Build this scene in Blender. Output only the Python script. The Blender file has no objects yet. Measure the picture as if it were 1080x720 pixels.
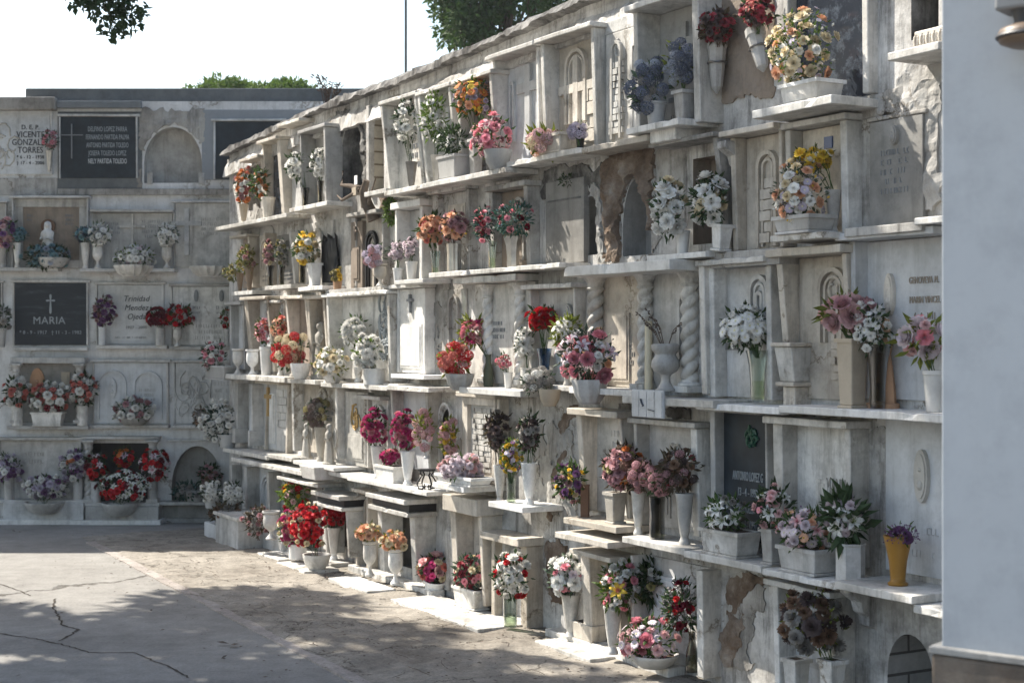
SKY_STRENGTH = .12
SUN_STRENGTH = 5.0
EXPOSURE = 1.17
HAZE = .001
# across the sun's direction, towards the sun, height of the crown's middle, radii, clumps, clump radius, leaves, label, seed, has the drooping branch
YARD_TREES = [(4.0, 8.0, 5.9, 2.4, 1.4, 1.0, 45, .55, 22000, 'broad dark leafed yard tree whose branch droops into view', True, 4),
              (3.62, 13.2, 6.4, 2.6, 2.3, 1.4, 75, .6, 36000, 'dark leafed yard tree standing farther back on the open side', False, 9),
              (3.15, 10.6, 6.0, 2.6, 1.6, 1.2, 55, .6, 28000, 'dark leafed yard tree between its two neighbours on the open side', False, 14)]
import bpy, bmesh, math, random
import numpy as np
from mathutils import Vector, Matrix, noise
from mathutils.geometry import tessellate_polygon
random.seed(7); R = random.Random(11)
sc = bpy.context.scene
COL = sc.collection
PI = math.pi
F, CX, HZ, CAMH = 1600.0, 540.0, 358.0, 1.83      # focal length (px of the 1080 wide photo), image centre, horizon row, eye height

# ------------------------------------------------------------------ materials
MATS = {}
def _n(nt, t, **kw):
    n = nt.nodes.new(t)
    for k, v in kw.items():
        if k in n.inputs: n.inputs[k].default_value = v
        else: setattr(n, k, v)
    return n
def new_mat(name):
    m = bpy.data.materials.new(name); m.use_nodes = True
    nt = m.node_tree; nt.nodes.clear()
    out = nt.nodes.new('ShaderNodeOutputMaterial')
    b = nt.nodes.new('ShaderNodeBsdfPrincipled')
    nt.links.new(b.outputs[0], out.inputs[0])
    MATS[name] = m
    return m, nt, b, out
def rgb(c): return (c[0], c[1], c[2], 1)
def ramp(nt, fac, stops):
    r = nt.nodes.new('ShaderNodeValToRGB'); e = r.color_ramp.elements
    e[0].position, e[0].color = stops[0][0], rgb(stops[0][1]); e[1].position, e[1].color = stops[-1][0], rgb(stops[-1][1])
    for p, c in stops[1:-1]:
        x = e.new(p); x.color = rgb(c)
    nt.links.new(fac, r.inputs[0]); return r.outputs[0]
def mixc(nt, fac, a, b, mode='MIX'):
    m = nt.nodes.new('ShaderNodeMix'); m.data_type = 'RGBA'; m.blend_type = mode
    for s, v in ((0, fac), (6, a), (7, b)):
        if hasattr(v, 'links') or hasattr(v, 'is_linked'): nt.links.new(v, m.inputs[s])
        else: m.inputs[s].default_value = v if s == 0 else rgb(v)
    return m.outputs[2]
def pos(nt, scale=(1, 1, 1)):
    g = nt.nodes.new('ShaderNodeNewGeometry'); mp = nt.nodes.new('ShaderNodeMapping')
    mp.inputs['Scale'].default_value = scale
    nt.links.new(g.outputs['Position'], mp.inputs[0]); return mp.outputs[0]
def nz(nt, vec, scale, detail=6, rough=.6, dist=0):
    n = _n(nt, 'ShaderNodeTexNoise', Scale=scale, Detail=detail, Roughness=rough, Distortion=dist)
    nt.links.new(vec, n.inputs['Vector']); return n.outputs[0]
def bump(nt, b, h, strength=.3, dist=.01, normal=None):
    n = _n(nt, 'ShaderNodeBump', Strength=strength, Distance=dist)
    nt.links.new(h, n.inputs['Height'])
    if normal is not None: nt.links.new(normal, n.inputs['Normal'])
    nt.links.new(n.outputs[0], b.inputs['Normal']); return n.outputs[0]

def stone(name, base, stain, amt=.5, rough=.55, bscale=40, bstr=.25, dark=(.12, .115, .105), streak=.35, spec=.4, big=1.7, crack=0):
    """weathered stone or plaster: blotches, rain streaks and fine pitting that belong to the surface"""
    m, nt, b, out = new_mat(name)
    p = pos(nt); ps = pos(nt, (5, 5, .55))
    f1 = ramp(nt, nz(nt, p, big, 9, .65), [(.38, (0, 0, 0)), (.62, (1, 1, 1))])
    mm = nt.nodes.new('ShaderNodeMath'); mm.operation = 'MULTIPLY'; mm.inputs[1].default_value = amt
    nt.links.new(f1, mm.inputs[0])
    c = mixc(nt, mm.outputs[0], base, stain)
    f2 = ramp(nt, nz(nt, ps, 2.4, 9, .75), [(.50, (0, 0, 0)), (.66, (1, 1, 1))])
    m2 = nt.nodes.new('ShaderNodeMath'); m2.operation = 'MULTIPLY'; m2.inputs[1].default_value = streak
    nt.links.new(f2, m2.inputs[0])
    c = mixc(nt, m2.outputs[0], c, dark)
    f4 = ramp(nt, nz(nt, p, big * 4.3, 10, .75), [(.46, (1, 1, 1)), (.66, (1 - .42 * min(1, streak + .25),) * 3)])
    c = mixc(nt, 1.0, c, f4, 'MULTIPLY')
    f3 = ramp(nt, nz(nt, p, 22, 4, .7), [(.58, (0, 0, 0)), (.70, (1, 1, 1))])
    m3 = nt.nodes.new('ShaderNodeMath'); m3.operation = 'MULTIPLY'; m3.inputs[1].default_value = streak * .6
    nt.links.new(f3, m3.inputs[0])
    c = mixc(nt, m3.outputs[0], c, stain)
    oi = nt.nodes.new('ShaderNodeObjectInfo')
    t_ = ramp(nt, oi.outputs['Random'], [(0, (.80, .79, .77)), (.5, (.97, .96, .94)), (1, (1.06, 1.07, 1.08))])
    c = mixc(nt, 1.0, c, t_, 'MULTIPLY')
    if crack:                                        # hairline cracks and their rusty edges
        wv = nt.nodes.new('ShaderNodeVectorMath'); wv.operation = 'ADD'; nn = _n(nt, 'ShaderNodeTexNoise', Scale=3.0, Detail=7, Roughness=.7); nt.links.new(p, nn.inputs['Vector'])
        sv = nt.nodes.new('ShaderNodeVectorMath'); sv.operation = 'SCALE'; sv.inputs['Scale'].default_value = .7; nt.links.new(nn.outputs['Color'], sv.inputs[0])
        nt.links.new(p, wv.inputs[0]); nt.links.new(sv.outputs[0], wv.inputs[1])
        vo = nt.nodes.new('ShaderNodeTexVoronoi'); vo.feature = 'DISTANCE_TO_EDGE'; vo.inputs['Scale'].default_value = crack; nt.links.new(wv.outputs[0], vo.inputs['Vector'])
        kk = ramp(nt, vo.outputs['Distance'], [(0, (.30, .27, .24)), (.008, (.62, .58, .53)), (.03, (1, 1, 1))])
        gate = ramp(nt, nz(nt, p, 1.3, 4, .6), [(.48, (0, 0, 0)), (.56, (1, 1, 1))]); c = mixc(nt, gate, c, mixc(nt, 1.0, c, kk, 'MULTIPLY'))
    nt.links.new(c, b.inputs['Base Color'])
    b.inputs['Roughness'].default_value = rough
    b.inputs['Specular IOR Level'].default_value = spec
    h = nz(nt, p, bscale, 8, .7)
    bump(nt, b, h, bstr, .006)
    return m
stone('marble', (.76, .745, .715), (.38, .365, .335), .75, .5, 45, .35, dark=(.13, .125, .112), streak=.55, big=2.3, crack=1)
stone('marble_bright', (.82, .815, .80), (.50, .485, .455), .6, .45, 45, .25, dark=(.17, .16, .145), streak=.34, big=2.6)
stone('marble_cream', (.68, .63, .555), (.36, .315, .26), .75, .55, 40, .45, dark=(.12, .10, .085), streak=.46, big=2.1, crack=1.3)
stone('marble_grey', (.58, .575, .565), (.31, .30, .285), .75, .5, 40, .35, streak=.42, big=2.4)
stone('marble_blue', (.60, .615, .63), (.38, .39, .40), .65, .45, 40, .2, streak=.28)
stone('plaster_white', (.75, .745, .735), (.33, .31, .285), .85, .9, 15, 1.0, dark=(.075, .07, .064), streak=.75, spec=.2, big=2.0, crack=1.6)
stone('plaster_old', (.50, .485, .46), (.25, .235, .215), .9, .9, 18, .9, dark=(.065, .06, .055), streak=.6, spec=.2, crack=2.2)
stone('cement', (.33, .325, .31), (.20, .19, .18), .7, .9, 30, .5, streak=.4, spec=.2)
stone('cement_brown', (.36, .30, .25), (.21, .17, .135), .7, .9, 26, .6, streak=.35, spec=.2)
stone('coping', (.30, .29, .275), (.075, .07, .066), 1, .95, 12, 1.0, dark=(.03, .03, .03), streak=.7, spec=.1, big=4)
stone('plaster_grey', (.70, .71, .725), (.46, .455, .45), .6, .9, 24, .4, streak=.3, spec=.2, crack=1.2)
stone('slate_paint', (.13, .145, .155), (.21, .22, .225), .6, .9, 26, .4, streak=.3, spec=.2)
stone('pale_blue_paint', (.30, .325, .355), (.28, .303, .332), .4, .85, 8, .14, streak=.04, spec=.2)
stone('base_stone', (.23, .20, .17), (.12, .085, .065), .8, .9, 12, .8, streak=.5, spec=.2, crack=2)
stone('terracotta', (.50, .30, .18), (.36, .2, .12), .5, .8, 40, .2, streak=.15)
stone('brown_wood', (.16, .085, .05), (.1, .055, .035), .5, .6, 40, .2, streak=.15)
stone('brown_vase', (.22, .16, .11), (.14, .10, .07), .5, .4, 40, .1, streak=.15)
stone('tan_ceramic', (.50, .43, .34), (.40, .33, .25), .4, .4, 40, .06, streak=.1)
stone('yellow_ceramic', (.36, .185, .028), (.27, .13, .025), .4, .35, 40, .04, streak=.06)
stone('white_plastic', (.72, .715, .70), (.50, .485, .46), .6, .4, 30, .08, streak=.2)
stone('grey_pot', (.44, .44, .44), (.30, .30, .29), .5, .6, 40, .12, streak=.2)
stone('statue_stone', (.50, .475, .43), (.28, .26, .23), .6, .7, 60, .25, streak=.35)

def masonry():
    m, nt, b, out = new_mat('masonry')
    p = pos(nt)
    c = ramp(nt, nz(nt, p, 5, 10, .7), [(.30, (.085, .065, .05)), (.46, (.185, .135, .10)), (.58, (.29, .235, .19)), (.72, (.44, .405, .36))])
    nt.links.new(c, b.inputs['Base Color']); b.inputs['Roughness'].default_value = .95; b.inputs['Specular IOR Level'].default_value = .1
    bump(nt, b, nz(nt, p, 18, 10, .75), .9, .03)
masonry()
def simple(name, c, rough=.5, metal=0, spec=.5, bs=None, trans=0, var=0):
    m, nt, b, out = new_mat(name)
    b.inputs['Base Color'].default_value = rgb(c); b.inputs['Roughness'].default_value = rough
    b.inputs['Metallic'].default_value = metal; b.inputs['Specular IOR Level'].default_value = spec
    p = pos(nt)
    if var:
        f = nz(nt, p, 9, 6, .65)
        cc = ramp(nt, f, [(.3, tuple(x * (1 - var) for x in c)), (.7, tuple(min(1, x * (1 + var)) for x in c))])
        nt.links.new(cc, b.inputs['Base Color'])
    if bs: bump(nt, b, nz(nt, p, bs, 6, .7), .2, .004)
    return m
simple('black_iron', (.012, .012, .013), .45, .3, .5, 60)
simple('black_granite', (.02, .02, .022), .35, 0, .4, None, var=.5)
simple('granite_dark', (.022, .03, .038), .5, 0, .25, None, var=.35)
simple('gold', (.45, .30, .12), .4, .6)
simple('letter_black', (.035, .04, .05), .6)
simple('letter_white', (.55, .57, .58), .6)
simple('letter_grey', (.20, .21, .22), .6)
simple('olive_ceramic', (.06, .07, .04), .6, var=.3)
simple('letter_stone', (.30, .285, .26), .7)
simple('letter_brown', (.33, .285, .23), .6)
simple('letter_silver', (.30, .33, .35), .5)
simple('tile_blue', (.05, .09, .22), .3)
simple('metal', (.42, .41, .39), .28, .85, .5, 30, var=.25)
simple('metal_dark', (.16, .155, .15), .38, .8, .5, 30, var=.3)
simple('paper_white', (.75, .75, .74), .7)
simple('candle', (.62, .55, .40), .6)
simple('bark', (.10, .075, .055), .95, 0, .1, 20, var=.4)
simple('dead_wood', (.13, .105, .085), .95, 0, .1, 25, var=.4)
simple('dry_stem', (.10, .075, .06), .9, 0, .1)
simple('stem_green', (.05, .09, .025), .7, 0, .3)
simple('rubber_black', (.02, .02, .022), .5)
simple('lamp_grey', (.17, .175, .18), .5, 0, .4, None, var=.15)
simple('lamp_tan', (.13, .09, .06), .45, 0, .4, None, var=.2)
simple('flower_yellow_core', (.55, .33, .03), .8)
simple('flower_cream_core', (.66, .62, .38), .8)
simple('flower_green_core', (.22, .28, .06), .8)
simple('flower_pink_core', (.55, .10, .18), .7)
def brick(name, c, mortar):
    m, nt, b, out = new_mat(name)
    g = nt.nodes.new('ShaderNodeNewGeometry'); mp = nt.nodes.new('ShaderNodeMapping'); mp.vector_type = 'POINT'
    mp.inputs['Rotation'].default_value = (0, 0, math.radians(60.5)); nt.links.new(g.outputs['Position'], mp.inputs[0])
    sx = nt.nodes.new('ShaderNodeSeparateXYZ'); cb = nt.nodes.new('ShaderNodeCombineXYZ'); ad = nt.nodes.new('ShaderNodeMath'); ad.operation = 'ADD'
    nt.links.new(mp.outputs[0], sx.inputs[0]); nt.links.new(sx.outputs[0], ad.inputs[0]); nt.links.new(sx.outputs[1], ad.inputs[1])
    nt.links.new(ad.outputs[0], cb.inputs[0]); nt.links.new(sx.outputs[2], cb.inputs[1])
    t = nt.nodes.new('ShaderNodeTexBrick'); t.inputs['Scale'].default_value = 1.0; t.inputs['Brick Width'].default_value = .30; t.inputs['Row Height'].default_value = .10; t.inputs['Mortar Size'].default_value = .007
    t.inputs['Color1'].default_value = rgb(c); t.inputs['Color2'].default_value = rgb(tuple(x * .8 for x in c)); t.inputs['Mortar'].default_value = rgb(mortar)
    nt.links.new(cb.outputs[0], t.inputs['Vector'])
    f = ramp(nt, nz(nt, pos(nt), 9, 8, .7), [(.35, (.7, .7, .7)), (.65, (1, 1, 1))]); cc = mixc(nt, 1.0, t.outputs['Color'], f, 'MULTIPLY')
    nt.links.new(cc, b.inputs['Base Color']); b.inputs['Roughness'].default_value = .9
    n1 = bump(nt, b, nz(nt, pos(nt), 24, 6, .7), .5, .008); iv = nt.nodes.new('ShaderNodeMath'); iv.operation = 'SUBTRACT'; iv.inputs[0].default_value = 1
    nt.links.new(t.outputs['Fac'], iv.inputs[1]); bump(nt, b, iv.outputs[0], .8, .012, n1)
brick('brick_grey', (.56, .55, .53), (.16, .15, .14)); brick('brick_cream', (.60, .55, .46), (.22, .18, .13))
def marble_dark():
    m, nt, b, out = new_mat('marble_dark')
    g = nt.nodes.new('ShaderNodeNewGeometry'); mp = nt.nodes.new('ShaderNodeMapping')
    mp.inputs['Rotation'].default_value = (0, math.radians(28), 0); mp.inputs['Scale'].default_value = (2.2, 2, 13)
    nt.links.new(g.outputs['Position'], mp.inputs[0])
    f = nz(nt, mp.outputs[0], 1.6, 8, .7, .4)
    c = ramp(nt, f, [(.52, (.025, .03, .037)), (.62, (.045, .052, .06)), (.74, (.13, .145, .155))])
    nt.links.new(c, b.inputs['Base Color']); b.inputs['Roughness'].default_value = .5; b.inputs['Specular IOR Level'].default_value = .25
marble_dark()
def dark_pane():
    m, nt, b, out = new_mat('dark_pane')
    b.inputs['Base Color'].default_value = (.035, .045, .055, 1); b.inputs['Roughness'].default_value = .12
    p = pos(nt)
    f = ramp(nt, nz(nt, p, 14, 8, .75), [(.5, (.03, .035, .045)), (.7, (.12, .14, .17))])
    nt.links.new(f, b.inputs['Base Color'])
    bump(nt, b, nz(nt, p, 30, 5, .6), .25, .004)
dark_pane()
def glass():
    m, nt, b, out = new_mat('glass')
    b.inputs['Base Color'].default_value = (.90, .94, .92, 1); b.inputs['Roughness'].default_value = .04
    b.inputs['Transmission Weight'].default_value = .0
    tr = nt.nodes.new('ShaderNodeBsdfTransparent'); tr.inputs[0].default_value = (.84, .88, .85, 1)
    gl = nt.nodes.new('ShaderNodeBsdfGlossy'); gl.inputs['Roughness'].default_value = .05
    fr = nt.nodes.new('ShaderNodeLayerWeight'); fr.inputs[0].default_value = .35
    mx = nt.nodes.new('ShaderNodeMixShader')
    nt.links.new(fr.outputs['Facing'], mx.inputs[0]); nt.links.new(tr.outputs[0], mx.inputs[1]); nt.links.new(gl.outputs[0], mx.inputs[2])
    nt.links.new(mx.outputs[0], out.inputs[0])
    m2, nt, b, out = new_mat('glass_dark')
    tr = nt.nodes.new('ShaderNodeBsdfTransparent'); tr.inputs[0].default_value = (.45, .44, .40, 1)
    gl = nt.nodes.new('ShaderNodeBsdfGlossy'); gl.inputs['Roughness'].default_value = .08
    fr = nt.nodes.new('ShaderNodeLayerWeight'); fr.inputs[0].default_value = .4
    mx = nt.nodes.new('ShaderNodeMixShader')
    nt.links.new(fr.outputs['Facing'], mx.inputs[0]); nt.links.new(tr.outputs[0], mx.inputs[1]); nt.links.new(gl.outputs[0], mx.inputs[2])
    nt.links.new(mx.outputs[0], out.inputs[0])
glass()

m_ = MATS['glass'].copy(); m_.name = 'glass_blue'; MATS['glass_blue'] = m_
for n_ in m_.node_tree.nodes:
    if n_.type == 'BSDF_TRANSPARENT': n_.inputs[0].default_value = (.30, .48, .62, 1)
def petal(name, c, trans=.22, var=.22):
    m, nt, b, out = new_mat(name)
    oi = nt.nodes.new('ShaderNodeObjectInfo')
    p = pos(nt)
    hsv = nt.nodes.new('ShaderNodeHueSaturation')
    hsv.inputs['Color'].default_value = rgb(c)
    mr = nt.nodes.new('ShaderNodeMapRange'); mr.inputs['To Min'].default_value = 1 - var; mr.inputs['To Max'].default_value = 1 + var
    nt.links.new(oi.outputs['Random'], mr.inputs[0])
    nt.links.new(mr.outputs[0], hsv.inputs['Value'])
    mh = nt.nodes.new('ShaderNodeMapRange'); mh.inputs['To Min'].default_value = .485; mh.inputs['To Max'].default_value = .515
    nn = nz(nt, p, 31, 2); nt.links.new(nn, mh.inputs[0]); nt.links.new(mh.outputs[0], hsv.inputs['Hue'])
    f = ramp(nt, nz(nt, p, 60, 3, .6), [(.3, (.72, .72, .72)), (.65, (1, 1, 1))])
    cc = mixc(nt, 1.0, hsv.outputs[0], f, 'MULTIPLY')
    nt.links.new(cc, b.inputs['Base Color']); b.inputs['Roughness'].default_value = .65; b.inputs['Specular IOR Level'].default_value = .25
    t = nt.nodes.new('ShaderNodeBsdfTranslucent'); nt.links.new(cc, t.inputs[0])
    mx = nt.nodes.new('ShaderNodeMixShader'); mx.inputs[0].default_value = trans
    nt.links.new(b.outputs[0], mx.inputs[1]); nt.links.new(t.outputs[0], mx.inputs[2]); nt.links.new(mx.outputs[0], out.inputs[0])
    return m
FC = dict(W=(.88, .87, .83), C=(.76, .66, .46), P=(.80, .34, .40), LP=(.80, .52, .52), M=(.58, .07, .23), R=(.55, .022, .03), DR=(.17, .014, .026),
          O=(.66, .22, .06), Y=(.84, .60, .08), PE=(.78, .46, .30), L=(.55, .49, .59), PU=(.20, .09, .22), B=(.14, .16, .215), LB=(.38, .41, .47), TE=(.20, .33, .36),
          BR=(.24, .15, .10), DP=(.50, .28, .30), GR=(.33, .31, .285), CO=(.62, .20, .16), DK=(.13, .095, .09), RD=(.38, .06, .08), LI=(.80, .70, .74), OL=(.34, .30, .13))
for k, c in FC.items(): petal('flower_' + k, c, var=.12 if k in ('W', 'LI', 'C') else .25)
LC = dict(G=(.065, .115, .032), D=(.045, .078, .032), Y=(.17, .20, .035), S=(.09, .13, .085), B=(.10, .08, .05), T=(.045, .10, .075), V=(.10, .16, .03))
for k, c in LC.items(): petal('leaf_' + k, c, .28, .3)

# ------------------------------------------------------------------ mesh helpers
class MB:
    def __init__(s): s.v = []; s.f = []; s.m = []; s.mi = 0
    def add(s, vs, fs):
        o = len(s.v); s.v += [tuple(v) for v in vs]
        for f in fs: s.f.append(tuple(i + o for i in f)); s.m.append(s.mi)
    def box(s, x0, x1, y0, y1, z0, z1):
        s.add([(x0, y0, z0), (x1, y0, z0), (x1, y1, z0), (x0, y1, z0), (x0, y0, z1), (x1, y0, z1), (x1, y1, z1), (x0, y1, z1)],
              [(0, 3, 2, 1), (4, 5, 6, 7), (0, 1, 5, 4), (1, 2, 6, 5), (2, 3, 7, 6), (3, 0, 4, 7)])
    def hexa(s, b, t):
        """b, t: four bottom and four top corners, anticlockwise from above"""
        s.add(list(b) + list(t), [(0, 3, 2, 1), (4, 5, 6, 7), (0, 1, 5, 4), (1, 2, 6, 5), (2, 3, 7, 6), (3, 0, 4, 7)])
    def prism(s, pts, y0, y1):
        """outline pts (x, z) anticlockwise seen from -y, from y0 (front) to y1 (back)"""
        n = len(pts)
        s.add([(x, y0, z) for x, z in pts] + [(x, y1, z) for x, z in pts],
              [tuple(range(n)), tuple(range(2 * n - 1, n - 1, -1))] + [(i, i + n, (i + 1) % n + n, (i + 1) % n) for i in range(n)])
    def lathe(s, prof, n=20, cx=0, cy=0, cz=0, sq=1.0, cap=True, flute=0, nf=8, rot=0):
        vs = []
        for r, z in prof:
            for i in range(n):
                a = 2 * PI * i / n + rot
                k = 1 + flute * math.cos(nf * a)
                vs.append((cx + r * k * math.cos(a), cy + r * k * sq * math.sin(a), cz + z))
        fs = [(j * n + i, j * n + (i + 1) % n, (j + 1) * n + (i + 1) % n, (j + 1) * n + i) for j in range(len(prof) - 1) for i in range(n)]
        if cap: fs += [tuple(range(n - 1, -1, -1)), tuple((len(prof) - 1) * n + i for i in range(n))]
        s.add(vs, fs)
    def tube(s, pts, r, n=6, r1=None):
        pts = [Vector(p) for p in pts]; m = len(pts); vs = []
        for j, p in enumerate(pts):
            d = (pts[min(j + 1, m - 1)] - pts[max(j - 1, 0)]).normalized()
            a = d.orthogonal().normalized(); b = d.cross(a)
            rr = r if r1 is None else r + (r1 - r) * j / max(1, m - 1)
            for i in range(n):
                t = 2 * PI * i / n; vs.append(p + (a * math.cos(t) + b * math.sin(t)) * rr)
        fs = [(j * n + i, j * n + (i + 1) % n, (j + 1) * n + (i + 1) % n, (j + 1) * n + i) for j in range(m - 1) for i in range(n)]
        fs += [tuple(range(n - 1, -1, -1)), tuple((m - 1) * n + i for i in range(n))]
        s.add(vs, fs)
    def ball(s, c, r, n=10, sz=1, sx=1, sy=1):
        prof = [(math.cos(-PI / 2 + PI * j / (n // 2 + 1)), math.sin(-PI / 2 + PI * j / (n // 2 + 1))) for j in range(1, n // 2 + 1)]
        vs = [(c[0] + r * sx * q * math.cos(2 * PI * i / n), c[1] + r * sy * q * math.sin(2 * PI * i / n), c[2] + r * sz * z) for q, z in prof for i in range(n)]
        m = len(prof)
        fs = [(j * n + i, j * n + (i + 1) % n, (j + 1) * n + (i + 1) % n, (j + 1) * n + i) for j in range(m - 1) for i in range(n)]
        fs += [tuple(range(n - 1, -1, -1)), tuple((m - 1) * n + i for i in range(n))]
        s.add(vs, fs)
    def mesh(s, name, mats, smooth=None):
        me = bpy.data.meshes.new(name); me.from_pydata(s.v, [], s.f)
        for m in (mats if isinstance(mats, (list, tuple)) else [mats]): me.materials.append(MATS[m])
        if any(s.m): me.polygons.foreach_set('material_index', s.m)
        if smooth is not None:
            me.polygons.foreach_set('use_smooth', [True] * len(me.polygons))
            if smooth < 180: me.set_sharp_from_angle(angle=math.radians(smooth))
        me.update(); return me
    def build(s, name, mats, parent=None, loc=(0, 0, 0), rot=0, smooth=None, bevel=0):
        o = bpy.data.objects.new(name, s.mesh(name, mats, smooth)); COL.objects.link(o)
        o.location = loc; o.rotation_euler = (0, 0, rot)
        if parent: o.parent = parent
        if bevel:
            b = o.modifiers.new('edge', 'BEVEL'); b.width = bevel; b.segments = 2; b.limit_method = 'ANGLE'; b.angle_limit = math.radians(40)
            b.use_clamp_overlap = True
        return o
LABELS = {}
def tag(o, label, cat, group=None, kind=None):
    if label:
        o['label'] = label; n = len(label.split())
        if not 4 <= n <= 16: print('LABEL WORDS', n, label)
        if label in LABELS: print('LABEL TWICE', label)
        LABELS[label] = 1
    if cat: o['category'] = cat
    if group: o['group'] = group
    if kind: o['kind'] = kind
    return o
def empty(name, loc, rot=0):
    o = bpy.data.objects.new(name, None); COL.objects.link(o); o.empty_display_size = .1
    o.location = loc; o.rotation_euler = (0, 0, rot); return o
def structure(o): o['kind'] = 'structure'; return o

# ------------------------------------------------------------------ the two walls' frames: x along the wall (towards the viewer's right), y into it, z up
class Wall:
    def __init__(s, ox, oy, ang): 
        s.o = Vector((ox, oy)); s.rot = ang
        s.u = Vector((math.cos(ang), math.sin(ang))); s.n = Vector((s.u.y, -s.u.x))     # n points out of the wall
    def world(s, x, out, z):
        p = s.o + s.u * x + s.n * out; return Vector((p.x, p.y, z))
    def hit(s, px, py, out=0):
        """where the sight line through a photo pixel meets the plane standing 'out' in front of the wall: (x along it, z, distance)"""
        d = Vector(((px - CX) / F, 1.0)); t = (out + s.o.dot(s.n)) / d.dot(s.n)
        p = d * t; return (p - s.o).dot(s.u), CAMH - t * (py - HZ) / F, t
    def ground(s, px, py):
        t = CAMH * F / (py - HZ); p = Vector(((px - CX) / F * t, t)) - s.o
        return p.dot(s.u), p.dot(s.n)
ANG = math.atan2(-.871, .492)
_t = Vector((1.70, 6.48)) - Vector((-.871, -.492)) * .22
RW = Wall(_t.x, _t.y, ANG)          # long sunlit wall
BW = Wall(0, 15.25, 0)              # back wall, in its own shade
SHELVES = []
simple('emblem_green', (.012, .07, .04), .5)
# ------------------------------------------------------------------ sky, sun, camera
SUN = Vector((-.83, .53, 1.0)).normalized()
elev = math.asin(SUN.z)
w = bpy.data.worlds.new('World'); sc.world = w; w.use_nodes = True
nt = w.node_tree; nt.nodes.clear()
sky = nt.nodes.new('ShaderNodeTexSky'); sky.sky_type = 'NISHITA'; sky.sun_disc = False
sky.sun_elevation = elev; sky.sun_rotation = math.atan2(SUN.x, SUN.y)
sky.air_density = 1.3; sky.dust_density = 2.0; sky.ozone_density = 1.0; sky.altitude = 0
bg = nt.nodes.new('ShaderNodeBackground'); bg.inputs[1].default_value = SKY_STRENGTH
ow = nt.nodes.new('ShaderNodeOutputWorld')
nt.links.new(sky.outputs[0], bg.inputs[0]); nt.links.new(bg.outputs[0], ow.inputs[0])
sl = bpy.data.lights.new('sun', 'SUN'); sl.energy = SUN_STRENGTH; sl.angle = math.radians(.5); sl.color = (1.0, .94, .84)
so = bpy.data.objects.new('sun', sl); COL.objects.link(so); so.location = (-10, 10, 20)
so.rotation_euler = SUN.to_track_quat('Z', 'Y').to_euler()
cam = bpy.data.cameras.new('camera'); co = bpy.data.objects.new('camera', cam); COL.objects.link(co)
cam.lens = F / 1080 * 36; cam.sensor_width = 36; cam.clip_end = 500; cam.clip_start = .05
cam.shift_y = -2 / 1080
co.location = (0, 0, CAMH); co.rotation_euler = (PI / 2, 0, 0)
cam.dof.use_dof = True; cam.dof.focus_distance = 8.6; cam.dof.aperture_fstop = 4.5
sc.camera = co
sc.view_settings.view_transform = 'Standard'; sc.view_settings.look = 'None'; sc.view_settings.gamma = 1
sc.view_settings.exposure = EXPOSURE; sc.view_settings.use_curve_mapping = False
sc.cycles.max_bounces = 6; sc.cycles.transparent_max_bounces = 12; sc.cycles.use_denoising = True
sc.cycles.caustics_reflective = False; sc.cycles.caustics_refractive = False

# ------------------------------------------------------------------ the walls' bodies: a front face with real openings in it
def arch_outline(x0, x1, z0, z1, spring=.5, n=14):
    """rectangle with an elliptic head, anticlockwise from the lower left; spring: where the head starts (share of the height)"""
    zs = z0 + (z1 - z0) * spring; c = (x0 + x1) / 2; r = (x1 - x0) / 2
    return [(x0, z0), (x1, z0)] + [(c + r * math.cos(PI * i / n), zs + (z1 - zs) * math.sin(PI * i / n)) for i in range(n + 1)]
def wall_body(name, W, outline, holes, depth, mat, parent):
    """holes: (outline, depth of the recess, material of its inside)"""
    polys = [[Vector((x, 0, z)) for x, z in outline]] + [[Vector((x, 0, z)) for x, z in h[0]] for h in holes]
    flat = [tuple(p) for q in polys for p in q]
    m = MB()
    tris = tessellate_polygon([[Vector((p.x, p.z, 0)) for p in q] for q in polys])
    fs = []
    for t in tris:
        a, b, c = (Vector(flat[i]) for i in t)
        fs.append(t if (b - a).cross(c - a).y < 0 else (t[0], t[2], t[1]))
    m.add(flat, fs)
    n = len(outline)                               # sides, top and back
    m.add([(x, 0, z) for x, z in outline] + [(x, depth, z) for x, z in outline],
          [(i, i + n, (i + 1) % n + n, (i + 1) % n) for i in range(n)] + [tuple(range(2 * n - 1, n - 1, -1))])
    o = m.build(name, mat, parent)
    for pts, dp, mt in holes:
        q = MB(); k = len(pts)
        q.add([(x, 0, z) for x, z in pts] + [(x, dp, z) for x, z in pts],
              [((i + 1) % k, (i + 1) % k + k, i + k, i) for i in range(k)] + [tuple(i + k for i in range(k))])
        q.build('recess', mt, parent)
    return o
def rect(W, p0, p1, out=0):
    """photo corners (left, top) and (right, bottom) on the wall face -> x0, x1, z0, z1"""
    x0, z1, _ = W.hit(*p0, out); x1, z0, _ = W.hit(*p1, out)
    return min(x0, x1), max(x0, x1), min(z0, z1), max(z0, z1)

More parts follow.
